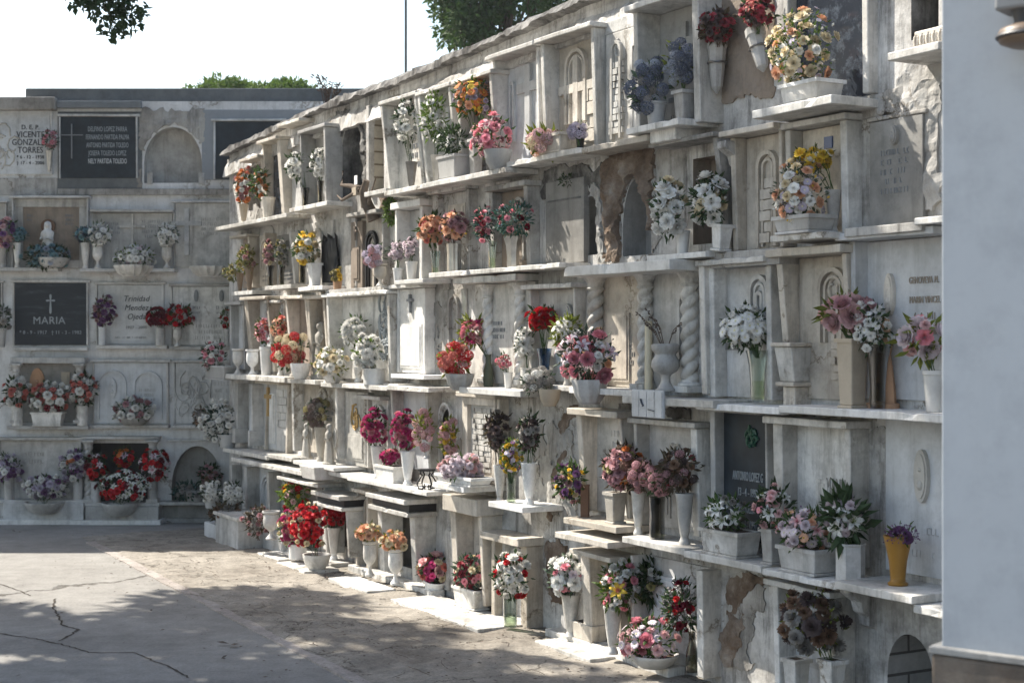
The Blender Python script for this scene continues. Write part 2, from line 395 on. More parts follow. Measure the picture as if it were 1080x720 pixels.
# the long wall
rw = empty('niche_wall', RW.world(-4, 0, 0), RW.rot)
tag(rw, 'long weathered white wall of stacked burial niches running back in the sun', 'wall')
RX = lambda x: x + 4                                # the wall's own x is measured from its Empty
top = [RW.hit(px, py, .0)[:2] for px, py in ((242, 158), (330, 115), (430, 79), (500, 49), (590, 9))]
XF = top[0][0]                                      # far end
XN = 1.6                                            # near end, behind the pale pier
ztop = lambda x: float(np.interp(x, [t[0] for t in top] + [XN], [t[1] for t in top] + [top[-1][1] + .12]))
outl = [(RX(XF), -.3), (RX(XN), -.3)] + [(RX(x), ztop(x)) for x in (XN, -1.5, top[4][0], top[3][0], top[2][0], top[1][0], XF)]
HR = []
def hole(p0, p1, dp, mt, spring=None):
    x0, x1, z0, z1 = rect(RW, p0, p1)
    x0, x1 = RX(x0), RX(x1)
    HR.append((arch_outline(x0, x1, z0, z1, spring) if spring is not None else [(x0, z0), (x1, z0), (x1, z1), (x0, z1)], dp, mt))
hole((360, 129), (383, 205), .55, 'coping', .45)                # empty arch, its inside in the dark coping colour
hole((393, 120), (405, 200), .10, 'brick_cream', .4)
hole((346, 258), (359, 300), .35, 'coping', .4)
hole((465, 430), (481, 490), .40, 'metal_dark', .45)
hole((657, 190), (687, 268), .16, 'cement', .35)
hole((613, 208), (633, 268), .10, 'cement', .4)
hole((936, 663), (985, 760), .28, 'brick_grey', .45)
hole((832, -25), (908, 94), .12, 'cement')
hole((388, 424), (409, 490), .25, 'cement')
hole((357, 530), (371, 578), .30, 'cement_brown')
hole((421, 536), (436, 600), .30, 'cement')
hole((961, -10), (990, 36), .30, 'coping')
hole((731, 168), (757, 256), .12, 'cement_brown')
hole((262, 176), (275, 226), .15, 'plaster_old')
wall_body('wall_body', RW, outl, HR, 1.5, 'plaster_white', rw)
# coping: a rough projecting cap, black with age
def coping(name, pts, out, thick, back, mat, parent, amp=.02, seg=.12):
    m = MB(); rows = []
    L = [0]; seg = .03
    for a, b in zip(pts, pts[1:]): L.append(L[-1] + abs(b[0] - a[0]))
    k = int(L[-1] / seg) + 1
    for i in range(k + 1):
        d = L[-1] * i / k
        x = float(np.interp(d, L, [p[0] for p in pts])); z = float(np.interp(d, L, [p[1] for p in pts]))
        j = lambda q: noise.fractal(Vector((x * 3.5, q * 7.7, 1.3)), .45, 2.3, 5) * amp * 1.9
        rows.append([(x, -out + j(1), z - thick + j(2)), (x, -out + .015 + j(3), z - thick * .35 + j(9)), (x, -out + .05 + j(3), z + j(4)), (x, .1, z + .05 + j(5)), (x, back, z + .03 + j(6)), (x, back, z - thick), (x, 0, z - thick + j(7) * .4)])
    n = 7; vs = [v for r in rows for v in r]
    fs = [(i * n + j, i * n + (j + 1) % n, (i + 1) * n + (j + 1) % n, (i + 1) * n + j) for i in range(k) for j in range(n)]
    fs += [tuple(range(n - 1, -1, -1)), tuple(k * n + j for j in range(n))]
    m.add(vs, [tuple(reversed(f)) for f in fs])
    return m.build(name, mat, parent)
cp = [(RX(XF - .06), ztop(XF) + .0)] + [(RX(t[0]), t[1]) for t in top[1:]] + [(RX(XN), ztop(XN))]
coping('coping', cp, .075, .06, 1.5, 'coping', rw, .011)
coping('cornice', [(x, z - .12) for x, z in cp], .045, .15, -.002, 'plaster_white', rw, .006)

def slab_mesh(x0, x1, out, z0, z1, back=.01):
    """a hand cut slab: front edge slightly wavy, with a few chips"""
    m = MB(); n = max(4, int((x1 - x0) / .045)); vs = []; rr = random.Random(int(x0 * 991 + z1 * 377))
    for i in range(n + 1):
        x = x0 + (x1 - x0) * i / n; f = noise.noise(Vector((x * 5, z1 * 3, 2))) * .0025; dz = noise.noise(Vector((x * 3, z1 * 3, 8))) * .0025
        ch = rr.uniform(.005, .012) if rr.random() < .045 else 0
        vs += [(x, -out + f, z0 + dz), (x, -out + f + ch, z1 + dz - ch * .6), (x, back, z1 + dz * .3), (x, back, z0)]
    m.add(vs, [(i * 4 + j, (i + 1) * 4 + j, (i + 1) * 4 + (j + 1) % 4, i * 4 + (j + 1) % 4) for i in range(n) for j in range(4)] + [(0, 1, 2, 3), (n * 4 + 3, n * 4 + 2, n * 4 + 1, n * 4)])
    return m
def shelf(pxl, pxr, py, out=.24, thick=.035, mat='marble', W=RW, parent=None, side=True):
    """a slab standing out of the wall; photo pixels of the ends of its front top edge"""
    x0, z, _ = W.hit(pxl, py, out)
    xr = W.hit(pxr, py, out)[0]
    p = parent or rw; off = 4 if W is RW else 0
    o = slab_mesh(x0 + off, xr + off, out, z - thick, z).build('shelf', mat, p, bevel=.004)
    SHELVES.append((W, x0, xr, z, out)); return o
M_ = 'marble'
for a in [(226, 302, 240, .22), (305, 345, 220, .22), (384, 407, 203, .18), (405, 533, 202, .24), (534, 613, 171, .20), (613, 682, 156, .22, .035, 'marble_cream'), (660, 715, 136, .26),
          (793, 877, 117, .30, .04, 'marble'), (936, 990, 56, .24, .035, 'marble'),
          (244, 266, 308, .18), (279, 307, 302, .20), (314, 340, 303, .2), (343, 405, 306, .16, .05, 'plaster_old'), (416, 446, 296, .22, .03, 'marble_bright'), (452, 492, 288, .24), (493, 590, 285, .22, .03, 'marble'),
          (594, 706, 282, .30, .055, 'marble_bright'), (682, 744, 270, .20, .03, 'marble_bright'), (748, 822, 267, .14, .08, 'plaster_old'), (812, 868, 249, .26, .03, 'marble'), (890, 972, 241, .18, .04, 'plaster_old'), (964, 1003, 230, .20, .03, 'marble_bright'),
          (236, 300, 394, .24, .045, 'marble'), (298, 332, 399, .22), (338, 362, 403, .2), (360, 408, 404, .24), (412, 447, 394, .2, .03, 'marble_bright'), (408, 452, 406, .24), (484, 549, 408, .26, .04, 'marble_bright'),
          (552, 606, 405, .16, .03, 'marble'), (600, 668, 408, .24), (656, 752, 417, .26, .04, 'marble'), (733, 822, 424, .24, .035, 'marble_bright'), (821, 1003, 427, .26, .035, 'marble_bright'),
          (235, 281, 472, .22), (277, 307, 477, .2), (244, 318, 482, .26), (309, 352, 485, .26, .03, 'marble_bright'), (346, 395, 496, .22), (366, 450, 502, .28, .03, 'marble_bright'),
          (456, 489, 508, .32, .035, 'marble_bright'), (515, 551, 528, .30, .035, 'marble_bright'), (585, 641, 560, .30, .035, 'marble_cream'), (594, 650, 545, .24, .035, 'marble_cream'),
          (656, 722, 565, .26, .035, 'marble'), (721, 803, 580, .26, .035, 'marble'), (804, 882, 599, .28, .03, 'marble'), (880, 962, 612, .32, .035, 'marble'), (963, 1010, 637, .30, .035, 'marble')]:
    shelf(a[0], a[1], a[2], *a[3:])

# rough patches where the plaster has fallen and the masonry shows
def seg_d(x, z, a, b):
    vx, vz = b[0] - a[0], b[1] - a[1]; t = max(0, min(1, ((x - a[0]) * vx + (z - a[1]) * vz) / (vx * vx + vz * vz + 1e-9)))
    return math.hypot(x - a[0] - t * vx, z - a[1] - t * vz)
def rough_patch(p0, p1, seed, cover=.0, out=.035, mat='masonry', cut=None, step=.014, rim=.45, line=None, lw=.05):
    x0, x1, z0, z1 = rect(RW, p0, p1); m = MB(); L = [RW.hit(*q)[:2] for q in line] if line else None
    nx, nzz = max(3, int((x1 - x0) / step)), max(3, int((z1 - z0) / step))
    vs = []; ok = {}
    for j in range(nzz + 1):
        for i in range(nx + 1):
            x = x0 + (x1 - x0) * i / nx; z = z0 + (z1 - z0) * j / nzz
            v = Vector((x * 6, z * 6, seed)); h = noise.fractal(v, .9, 2.0, 5) 
            e = min(i, nx - i) / nx * 2, min(j, nzz - j) / nzz * 2
            edge = min(1, min(e) / rim)
            nn = noise.fractal(Vector((x * 4, z * 4, seed + 9)), .7, 2.2, 5)
            if line:
                dd = min(seg_d(x, z, q0, q1) for q0, q1 in zip(L, L[1:])); edge = max(0, 1 - dd / (lw * (1 + 1.1 * nn))); ok[i, j] = edge > .05
            else: ok[i, j] = (nn * .75 + edge * .9 - .45 > cover) and not (cut and cut(x, z))
            vs.append((x + 4 + noise.noise(v * 4.1) * step * 1.1, -(.004 + out * (.5 + .6 * h) * (.35 + .65 * edge)), z + noise.noise(v * 4.7 + Vector((3, 1, 7))) * step * 1.1))
    fs = []
    for j in range(nzz):
        for i in range(nx):
            k = j * (nx + 1) + i; q4 = (k, k + 1, k + nx + 2, k + nx + 1); o4 = [ok[a] for a in ((i, j), (i + 1, j), (i + 1, j + 1), (i, j + 1))]
            if sum(o4) == 4: fs.append(q4)
            elif sum(o4) == 3: fs.append(tuple(v for v, g in zip(q4, o4) if g))
    m.add(vs, fs)
    # a skirt back to the wall so that the patch has thickness
    from collections import Counter
    ec = Counter()
    for f in fs:
        for a, b in zip(f, f[1:] + f[:1]): ec[(a, b)] += 1
    bd = [e for e in ec if (e[1], e[0]) not in ec]
    for a, b in bd:
        va, vb = vs[a], vs[b]
        m.add([va, vb, (vb[0], .004, vb[2]), (va[0], .004, va[2])], [(1, 0, 3, 2)])
    return m.build('exposed_masonry', mat, rw)
def out_of(p0, p1, spring, W=None):
    x0, x1, z0, z1 = rect(W or RW, p0, p1); zs = z0 + (z1 - z0) * spring; c = (x0 + x1) / 2; r = (x1 - x0) / 2
    return lambda x, z: z < z1 and abs(x - c) < r * (1.0 if z < zs else math.sqrt(max(0, 1 - ((z - zs) / (z1 - zs)) ** 2)))
rough_patch((636, 160), (692, 272), 1.5, -.12, .10, cut=out_of((656, 189), (688, 269), .35), rim=.35)
rough_patch((628, 150), (700, 276), 41.5, -.1, .02, 'plaster_old', cut=out_of((656, 189), (688, 269), .35), rim=.3)
rough_patch((606, 190), (640, 270), 3.5, -.15, .05, 'plaster_old', cut=out_of((612, 206), (634, 270), .4))
rough_patch((355, 118), (388, 210), 5.5, -.2, .05, 'coping', cut=out_of((359, 128), (384, 206), .45))
rough_patch((752, 596), (812, 714), 7.5, .12, .05, line=[(806, 600), (788, 612), (776, 632), (778, 660), (770, 690), (768, 714)], lw=.075)
rough_patch((752, 596), (812, 714), 27.5, .12, .012, 'plaster_old', line=[(800, 602), (784, 640), (782, 700)], lw=.13)
rough_patch((745, 3), (818, 102), 8.5, -.4, .02, 'cement_brown', rim=.15)
rough_patch((574, 430), (612, 560), 9.5, .15, .02, 'plaster_old')
rough_patch((570, 425), (612, 560), 29.5, .15, .02, 'masonry', line=[(606, 430), (592, 450), (598, 470), (586, 500), (580, 545)], lw=.035)
rough_patch((575, 555), (604, 660), 11.5, .1, .03, 'masonry')
rough_patch((938, 60), (1000, 235), 13.5, -.1, .03, 'plaster_old')
rough_patch((520, 435), (580, 520), 14.5, .25, .012, 'plaster_old')
rough_patch((640, 120), (668, 165), 15.5, .05, .04, 'plaster_old')
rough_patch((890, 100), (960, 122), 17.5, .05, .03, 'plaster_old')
rough_patch((470, 455), (500, 500), 51.5, .2, .01, 'plaster_old')
rough_patch((455, 305), (484, 405), 52.5, .15, .01, 'plaster_old')
rough_patch((915, 445), (1000, 480), 53.5, .1, .01, 'plaster_old')
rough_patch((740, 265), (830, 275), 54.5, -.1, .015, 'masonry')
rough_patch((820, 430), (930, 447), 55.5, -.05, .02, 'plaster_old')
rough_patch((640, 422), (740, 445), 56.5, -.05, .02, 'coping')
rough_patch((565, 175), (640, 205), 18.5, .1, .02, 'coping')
rough_patch((400, 205), (420, 240), 19.5, .0, .03, 'masonry')
rough_patch((244, 215), (300, 262), 20.5, .2, .012, 'plaster_old')

# the back wall
bw = empty('niche_wall', BW.world(-3, 0, 0), 0)
tag(bw, 'shaded grey white wall of burial niches closing the yard at the back', 'wall')
HB = []
def holeb(p0, p1, dp, mt, spring=None):
    x0, x1, z0, z1 = rect(BW, p0, p1); x0 += 3; x1 += 3
    HB.append((arch_outline(x0, x1, z0, z1, spring) if spring is not None else [(x0, z0), (x1, z0), (x1, z1), (x0, z1)], dp, mt))
holeb((152, 134), (213, 193), .14, 'marble_grey', .35)
holeb((181, 470), (235, 528), .16, 'cement', .25)
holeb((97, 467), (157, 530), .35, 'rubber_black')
bt = BW.hit(0, 107)[1]
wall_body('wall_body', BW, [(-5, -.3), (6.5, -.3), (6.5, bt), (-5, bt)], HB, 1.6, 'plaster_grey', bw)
m = MB(); x0, x1, _, _ = rect(BW, (-60, 103), (61, 115)); m.box(x0 + 3, x1 + 3, -.10, .001, bt - .10, bt + .03); m.build('coping', 'plaster_old', bw, bevel=.012)
m = MB(); x0 = BW.hit(25, 103)[0] + 3; m.box(x0, 6.5, .05, 1.5, bt + .002, bt + .14); m.build('parapet', 'slate_paint', bw, bevel=.01)
m = MB(); x0, x1, _, _ = rect(BW, (61, 110), (148, 118)); x1b = BW.hit(150, 110)[0] + 3
m.box(x0 + 3.002, x1b, -.06, .001, bt - .075, bt - .004); m.build('coping', 'slate_paint', bw, bevel=.008)
# painted or bare areas of its plaster, each a skim a few millimetres thick
def skim(p0, p1, mat, th=.006):
    x0, x1, z0, z1 = rect(BW, p0, p1); q = MB(); q.box(x0 + 3, x1 + 3, -th, .001, z0, z1); return q.build('plaster_panel', mat, bw, bevel=.003)
skim((61, 118), (150, 199), 'slate_paint', .008)
skim((-80, 188), (61, 206), 'plaster_old', .012)
skim((213, 116), (330, 190), 'pale_blue_paint', .008)
skim((62, 199.3), (330, 206), 'plaster_old', .03)
def rough_b(p0, p1, seed, cover, out, mat, cut=None):
    global RW, rw
    a, b = RW, rw; RW, rw = BW, bw
    try:
        o = rough_patch(p0, p1, seed, cover, out, mat, cut, .03)
        o.location.x = -1
    finally: RW, rw = a, b
rough_b((146, 114), (216, 200), 31.5, -.3, .03, 'plaster_old', out_of((151, 133), (214, 194), .35, BW))
for a in [(-10, 61, 282, .14), (84, 184, 283, .16), (13, 92, 366, .06), (101, 176, 364, .10), (178, 246, 365, .06), (7, 93, 449, .16), (94, 178, 448, .08), (181, 242, 448, .08), (-10, 88, 527, .18), (89, 168, 530, .18), (168, 246, 529, .14)]:
    x0, z, _ = BW.hit(a[0], a[2], a[3]); x1 = BW.hit(a[1], a[2], a[3])[0]
    q = MB(); q.box(x0 + 3, x1 + 3, -a[3], .01, z - .035, z); q.build('shelf', 'marble_grey', bw, bevel=.005); SHELVES.append((BW, x0, x1, z, a[3]))
for xa, xb, ya, yb, o, mt in ((3, 88, 530, 549, .20, 'marble_grey'), (90, 167, 534, 553, .22, 'marble_grey'), (169, 250, 532, 551, .03, 'cement')):
    x0, x1, z0, z1 = rect(BW, (xa, ya), (xb, yb), o); q = MB(); q.box(x0 + 3, x1 + 3, -o, .01, 0.02, z1); q.build('plinth', mt, bw, bevel=.006)
    q = MB(); q.box(x0 + 2.97, x1 + 3.03, -o - .04, .01, -.02, .045); q.build('plinth_foot', 'marble_bright' if o > .1 else 'cement', bw, bevel=.006)

# ------------------------------------------------------------------ niche fronts
def dashes(m, x0, x1, z, h, y, seed):
    """worn letters too small to read: a row of short strokes"""
    r = random.Random(seed); x = x0
    while x < x1 - h * .3:
        wd = h * r.uniform(.38, .58)
        if r.random() > .14 and x + wd < x1:
            s, a, b, hh, u, v = h * .13, x, x + wd, h * .92, y - .004, y + .003; q = r.choice((4, 6, 6, 6, 2, 5))
            m.box(a, a + s, u, v, z, z + hh)
            if q in (0, 1, 5): m.box(b - s, b, u, v, z, z + hh)
            if q in (0, 2, 3): m.box(a + s, b - (s if q == 0 else 0), u, v, z + hh - s, z + hh)
            if q in (1, 3): m.box(a + s, b - (s if q == 1 else 0), u, v, z + hh * .45, z + hh * .45 + s)
            if q in (2, 4, 0): m.box(a + s, b - (s if q == 0 else 0), u, v, z, z + s)
        x += wd + h * .22
def arch_band(m, cx, z0, w, h, t, y, pr, n=12):
    zs = z0 + h - w / 2 if h > w / 2 else z0
    hh = z0 + h - zs
    o = [(cx + w / 2 * math.cos(PI * i / n), zs + hh * math.sin(PI * i / n)) for i in range(n + 1)]
    q = [(cx + (w / 2 - t) * math.cos(PI * i / n), zs + (hh - t) * math.sin(PI * i / n)) for i in range(n + 1)]
    o = [(cx + w / 2, z0)] + o + [(cx - w / 2, z0)]; q = [(cx + w / 2 - t, z0)] + q + [(cx - w / 2 + t, z0)]
    for a, b, c, d in zip(o, o[1:], q, q[1:]):
        pts = [a, b, d, c]
        m.add([(x, y - pr, z) for x, z in pts] + [(x, y + .003, z) for x, z in pts], [(0, 1, 2, 3), (7, 6, 5, 4), (0, 4, 5, 1), (1, 5, 6, 2), (2, 6, 7, 3), (3, 7, 4, 0)])
def bm_cross(m, cx, cz, h, y, pr, wd=None, k=.32):
    t = wd or h * .14; az = cz + h * .18
    m.box(cx - t / 2, cx + t / 2, y - pr, y + .003, cz - h / 2, cz + h / 2)
    m.box(cx - h * k, cx - t / 2 + .001, y - pr + .001, y + .003, az - t / 2, az + t / 2)
    m.box(cx + t / 2 - .001, cx + h * k, y - pr + .001, y + .003, az - t / 2, az + t / 2)
def twist_column(name, r, h, parent, loc, mat, turns=7):
    m = MB(); nz_, n = 130, 24; vs = []
    for j in range(nz_ + 1):
        z = h * (.10 + .76 * j / nz_); ph = turns * 2 * PI * j / nz_
        for i in range(n):
            a = 2 * PI * i / n; k = r * (.58 + .46 * abs(math.cos(a - ph / 2)) ** .75); vs.append((k * math.cos(a), k * math.sin(a), z))
    m.add(vs, [(j * n + i, j * n + (i + 1) % n, (j + 1) * n + (i + 1) % n, (j + 1) * n + i) for j in range(nz_) for i in range(n)])
    o = m.build(name, mat, parent, loc, smooth=60)
    q = MB(); q.box(-r * 1.45, r * 1.45, -r * 1.45, r * 1.45, 0, h * .055); q.lathe([(r * 1.3, h * .055), (r * 1.3, h * .075), (r * .95, h * .085), (r * .95, h * .105)], 16)
    q.build('base', mat, o, bevel=.004)
    q = MB(); q.lathe([(r * .95, h * .855), (r * 1.2, h * .87), (r * .95, h * .885), (r * 1.05, h * .92), (r * 1.5, h * .97)], 16); q.box(-r * 1.55, r * 1.55, -r * 1.55, r * 1.55, h * .965, h)
    q.build('capital', mat, o, bevel=.004)
    return o
def text(body, parent, x, y, z, size, mat, xs=1.0, align='CENTER', ital=0):
    cu = bpy.data.curves.new('inscription', 'FONT'); cu.body = body; cu.size = size; cu.align_x = align; cu.extrude = .003; cu.shear = ital
    cu.materials.append(MATS[mat]); cu.resolution_u = 3; cu.space_character = 1.05
    tmp = bpy.data.objects.new('inscription_curve', cu); COL.objects.link(tmp)
    TEXTS.append((tmp, parent, (x, y, z), xs)); return tmp
TEXTS = []
def make_texts():
    dg = bpy.context.evaluated_depsgraph_get()
    for tmp, parent, loc, xs in TEXTS:
        me = bpy.data.meshes.new_from_object(tmp.evaluated_get(dg)); me.name = 'inscription'
        o = bpy.data.objects.new('inscription', me); COL.objects.link(o); o.parent = parent
        o.location = loc; o.rotation_euler = (PI / 2, 0, 0); o.scale = (xs, 1, 1)
    for tmp, *_ in TEXTS:
        cu = tmp.data; bpy.data.objects.remove(tmp); bpy.data.curves.remove(cu)
NICHES = {}
def _num(v): return isinstance(v, (int, float))
def niche(pl, pr, yt, yb, label, W=RW, posts='LR', pw=(.055, .055), po=(.20, .12), lintel=(.03, .24), plaque='marble', pout=.018, relief=(), mat='marble', letters=(), over=.02, ref=None, group=None, sunk=True, twist=None, frame=None, lintel_mat=None, foot=None):
    """the front of one burial niche: plaque, posts, lintel and what is carved on it; sizes read off the photo at the posts' front"""
    po = (po[0] * .58, po[1] * .58)
    if lintel: lintel = (lintel[0], lintel[1] * .68) + tuple(lintel[2:])
    pw = (pw[0] * .8, pw[1] * .8)
    o = po[0] if ref is None else ref
    jr = random.Random(int(pl * 13 + yt)); jit = lambda ob, a=.009: setattr(ob, 'rotation_euler', (jr.uniform(-a, a), jr.uniform(-a, a), jr.uniform(-a, a) * .6))
    x0, zt, _ = W.hit(pl, yt, o); x1, zb, _ = W.hit(pr, yb, o)
    cx = (x0 + x1) / 2; hw = (x1 - x0) / 2; H = zt - zb
    r = empty('burial_niche', W.world(cx, 0, zb), W.rot)
    tag(r, label, 'burial niche', group or ('burial niches in the long sunlit wall' if W is RW else 'burial niches in the shaded back wall'))
    ins_l = pw[0] if 'L' in posts else 0; ins_r = pw[1] if 'R' in posts else 0
    pq = None
    if plaque:
        m = MB(); m.box(-hw + ins_l + .001, hw - ins_r - .001, -pout, .012, .002, H - .003)
        pq = m.build('plaque', plaque, r, bevel=.003)
    y = -pout
    inner = lambda t: -hw + ins_l + t * (2 * hw - ins_l - ins_r)
    for side, wd in (('L', pw[0]), ('R', pw[1])):
        if side in posts:
            a, b = (-hw, -hw + wd) if side == 'L' else (hw - wd, hw)
            m = MB(); m.hexa([(a, -po[1], 0), (b, -po[1], 0), (b, .008, 0), (a, .008, 0)], [(a, -po[0], H), (b, -po[0], H), (b, .008, H), (a, .008, H)])
            if foot: m.box(a - .012, b + .012, -po[1] - .03, .006, 0.001, foot)
            jit(m.build('post', mat, r, bevel=.006), .006)
    if twist:
        for t, rad in twist:
            twist_column('column', rad, H - .004, r, (-hw + 2 * hw * t, -po[0] + .09 if po[0] > .12 else -.12, .002), mat)
    if lintel:
        m = slab_mesh(-hw - over, hw + over, lintel[1], H + .001, H + lintel[0], .008); jit(m.build('lintel', lintel_mat or mat, r, bevel=.005), .004)
        if len(lintel) > 2 and lintel[2] == 'band':
            z1 = H + lintel[0]
            m = MB(); m.box(-hw + .0, hw - .0, -lintel[1] + .03, .006, z1 + .001, z1 + .055); m.build('band', 'black_granite', r, bevel=.003)
            m = MB(); m.box(-hw - over, hw + over, -lintel[1] - .02, .007, z1 + .056, z1 + .09); m.build('cap', mat, r, bevel=.005)
    if frame:
        ft, fo, fm = frame; m = MB(); a, b = inner(0), inner(1)
        m.box(a, b, -fo, .007, H - ft, H - .001); m.box(a, b, -fo, .007, .003, ft)
        m.box(a, a + ft, -fo, .007, ft + .001, H - ft - .001); m.box(b - ft, b, -fo, .007, ft + .001, H - ft - .001)
        m.build('frame', fm, r, bevel=.003)
    if not relief and plaque and not letters and W is RW:
        relief = jr.choice(([('cross', .5, .62, .5), ('lines', .5, .1, .6, .22, 3, 'letter_grey')], [('arch2', .5, .3, .5, .62), ('lines', .5, .08, .6, .16, 2)], [('panel', .5, .12, .55, .5), ('cross', .5, .82, .2)], [('lines', .5, .3, .6, .45, 5, 'letter_grey'), ('oval', .5, .84, .16, .09)]))
    if relief:
        pq = pq or r; y = y if plaque else -.004
        groups = {}
        for it in relief:
            mt = it[-1] if isinstance(it[-1], str) and it[-1] in MATS else ('letter_stone' if it[0] == 'lines' and len(it) == 6 and jr.random() < .7 else plaque or mat)
            m = groups.setdefault((mt, {'cross': 'cross', 'lines': 'lettering', 'bricks': 'brick_pattern', 'oval': 'medallion', 'scroll': 'scroll_pattern', 'tile': 'tile', 'arch': 'arch_moulding', 'arch2': 'arch_moulding', 'panel': 'panel_pattern'}[it[0]], id(it)), MB())
            k = it[0]
            X = inner(it[1]) if k != 'bricks' else None
            if k == 'cross': bm_cross(m, X, it[2] * H, it[3] * H, y, .022, it[4] * H if len(it) > 4 and _num(it[4]) else None)
            elif k == 'arch': arch_band(m, X, it[2] * H, it[3] * 2 * hw, it[4] * H, .020, y, .022)
            elif k == 'arch2':
                arch_band(m, X, it[2] * H, it[3] * 2 * hw, it[4] * H, .022, y, .026); arch_band(m, X, it[2] * H + .001, it[3] * 2 * hw - .07, it[4] * H - .04, .014, y, .018)
            elif k == 'bricks':
                a, b, c, d, rows = inner(it[1]), inner(it[2]), it[3] * H, it[4] * H, it[5]; rr = random.Random(int(pl * 7 + it[5]))
                hh = (d - c) / rows
                for q in range(rows):
                    x = a - (hh * .7 if q % 2 else 0)
                    while x < b - .01:
                        wd = hh * rr.uniform(1.1, 2.0); p = rr.uniform(.008, .022)
                        m.box(max(a, x) + .003, min(b, x + wd) - .003, y - p, y + .003, c + q * hh + .003, c + (q + 1) * hh - .003) if min(b, x + wd) - max(a, x) > .012 else None
                        x += wd
            elif k == 'lines':
                n = it[5]; a, b = X - it[3] * hw, X + it[3] * hw; c, d = it[2] * H, it[2] * H + it[4] * H; rr = random.Random(int(pl * 3 + it[5]))
                hh = (d - c) / n
                for q in range(n):
                    ins = rr.uniform(0, .22) * (b - a)
                    dashes(m, a + ins, b - ins, c + q * hh, min(.042, hh * .62), y, pl + q)
            elif k == 'panel':
                a, b = X - it[3] * hw, X + it[3] * hw; c, d = it[2] * H, it[2] * H + it[4] * H
                m.box(a, b, y - .009, y + .003, c, d); m.box(a + .018, b - .018, y - .015, y - .008, c + .018, d - .018)
            elif k == 'oval':
                vs = [(X + it[3] * hw * math.cos(2 * PI * i / 20), it[2] * H + it[4] * H * math.sin(2 * PI * i / 20)) for i in range(20)]; m.prism(vs, y - .022, y + .003)
                vs = [(X + it[3] * hw * .78 * math.cos(2 * PI * i / 20), it[2] * H + it[4] * H * .84 * math.sin(2 * PI * i / 20)) for i in range(20)]
                m.prism(vs, y - .027, y - .018)
                m.ball((X, y - .022, it[2] * H + it[4] * H * .25), it[3] * hw * .30, 8); m.ball((X, y - .018, it[2] * H - it[4] * H * .35), it[3] * hw * .55, 8, 1.2)
            elif k == 'scroll':                      # gilded or stone ornament: a few curled strokes
                rr = random.Random(int(pl))
                for q in range(it[4]):
                    ph = rr.uniform(0, 6); s = it[3] * H; cxx = X + rr.uniform(-.3, .3) * s; czz = it[2] * H + rr.uniform(-.5, .5) * s
                    m.tube([(cxx + s * .28 * (1 - t / 9) * math.cos(ph + t * .7), y - .006, czz + s * .38 * (1 - t / 9) * math.sin(ph + t * .7)) for t in range(8)], .008, 5)
            elif k == 'tile':
                m.box(X - it[3], X + it[3], y - .008, y + .003, it[2] * H - it[3], it[2] * H + it[3])
        for (mt, nm, _), m in groups.items():
            if m.v: m.build(nm, mt, pq)
    for bd, tx, tz, size, lm, xs, *rest in letters:
        text(bd, pq, inner(tx), y - .0025, tz * H, size * H, lm, xs, *rest)
    NICHES[label] = (r, hw, H); return r, hw, H
# ------------------------------------------------------------------ blooms (radius 1, facing +z)
def cup_petal(m, ang, w, r0, z0, r1, z1, curl, nv=4, nu=3, jig=0):
    vs = []
    for v in range(nv + 1):
        t = v / nv
        rr = r0 + (r1 - r0) * t ** .9; zz = z0 + (z1 - z0) * t; wd = w * (math.sin(PI * (.14 + .70 * t)) ** .7)
        if v == nv: rr += curl; zz -= abs(curl) * .5
        for u in range(nu + 1):
            s = u / nu * 2 - 1; a = ang + s * wd
            q = rr * (1 - .10 * s * s) ; vs.append((q * math.cos(a), q * math.sin(a), zz - .07 * s * s * t + jig * R.uniform(-1, 1)))
    k = nu + 1
    m.add(vs, [(v * k + u, v * k + u + 1, (v + 1) * k + u + 1, (v + 1) * k + u) for v in range(nv) for u in range(nu)])
def m_rose(big=False):
    m = MB()
    for i, (n, r1, z1, r0, w, c) in enumerate([(3, .16, .62, .05, 1.2, .0), (4, .32, .66, .10, .95, .02), (5, .52, .60, .12, .80, .06), (6, .76, .42, .14, .68, .10), (7, .95, .12, .15, .60, .10)] if not big else
                                          [(3, .14, .72, .05, 1.2, -.02), (5, .26, .76, .08, .9, 0), (6, .40, .76, .10, .8, .0), (6, .62, .74, .12, .75, -.03), (7, .84, .62, .15, .62, -.06), (7, 1.0, .30, .16, .60, .02)]):
        for k in range(n): cup_petal(m, 2 * PI * (k + .5 * (i % 2)) / n + R.uniform(-.15, .15), w, r0, -.12 + .05 * (5 - i) * .3, r1, z1 + R.uniform(-.05, .05), c, 3, 3)
    return m
def m_mum(n_rings=6, wide=.16, curl=.25):
    m = MB()
    for i in range(n_rings):
        el = math.radians(84 - i * 92 / (n_rings - 1)); n = 5 + int(12 * math.cos(max(0, el)))
        for k in range(n):
            a = 2 * PI * (k + R.random() * .6) / n; e = el + R.uniform(-.12, .12); L = R.uniform(.85, 1.03)
            d = Vector((math.cos(e) * math.cos(a), math.cos(e) * math.sin(a), math.sin(e))); s = Vector((-math.sin(a), math.cos(a), 0)) * wide
            up = Vector((0, 0, 1)) * curl
            p0 = d * .25; p1 = d * L * .72 + up * .12; p2 = d * L - up * .1 * (1 if el < .8 else -1)
            m.add([p0 - s * .4, p0 + s * .4, p1 - s, p1 + s, p2 - s * .55, p2 + s * .55], [(0, 1, 3, 2), (2, 3, 5, 4)])
    return m
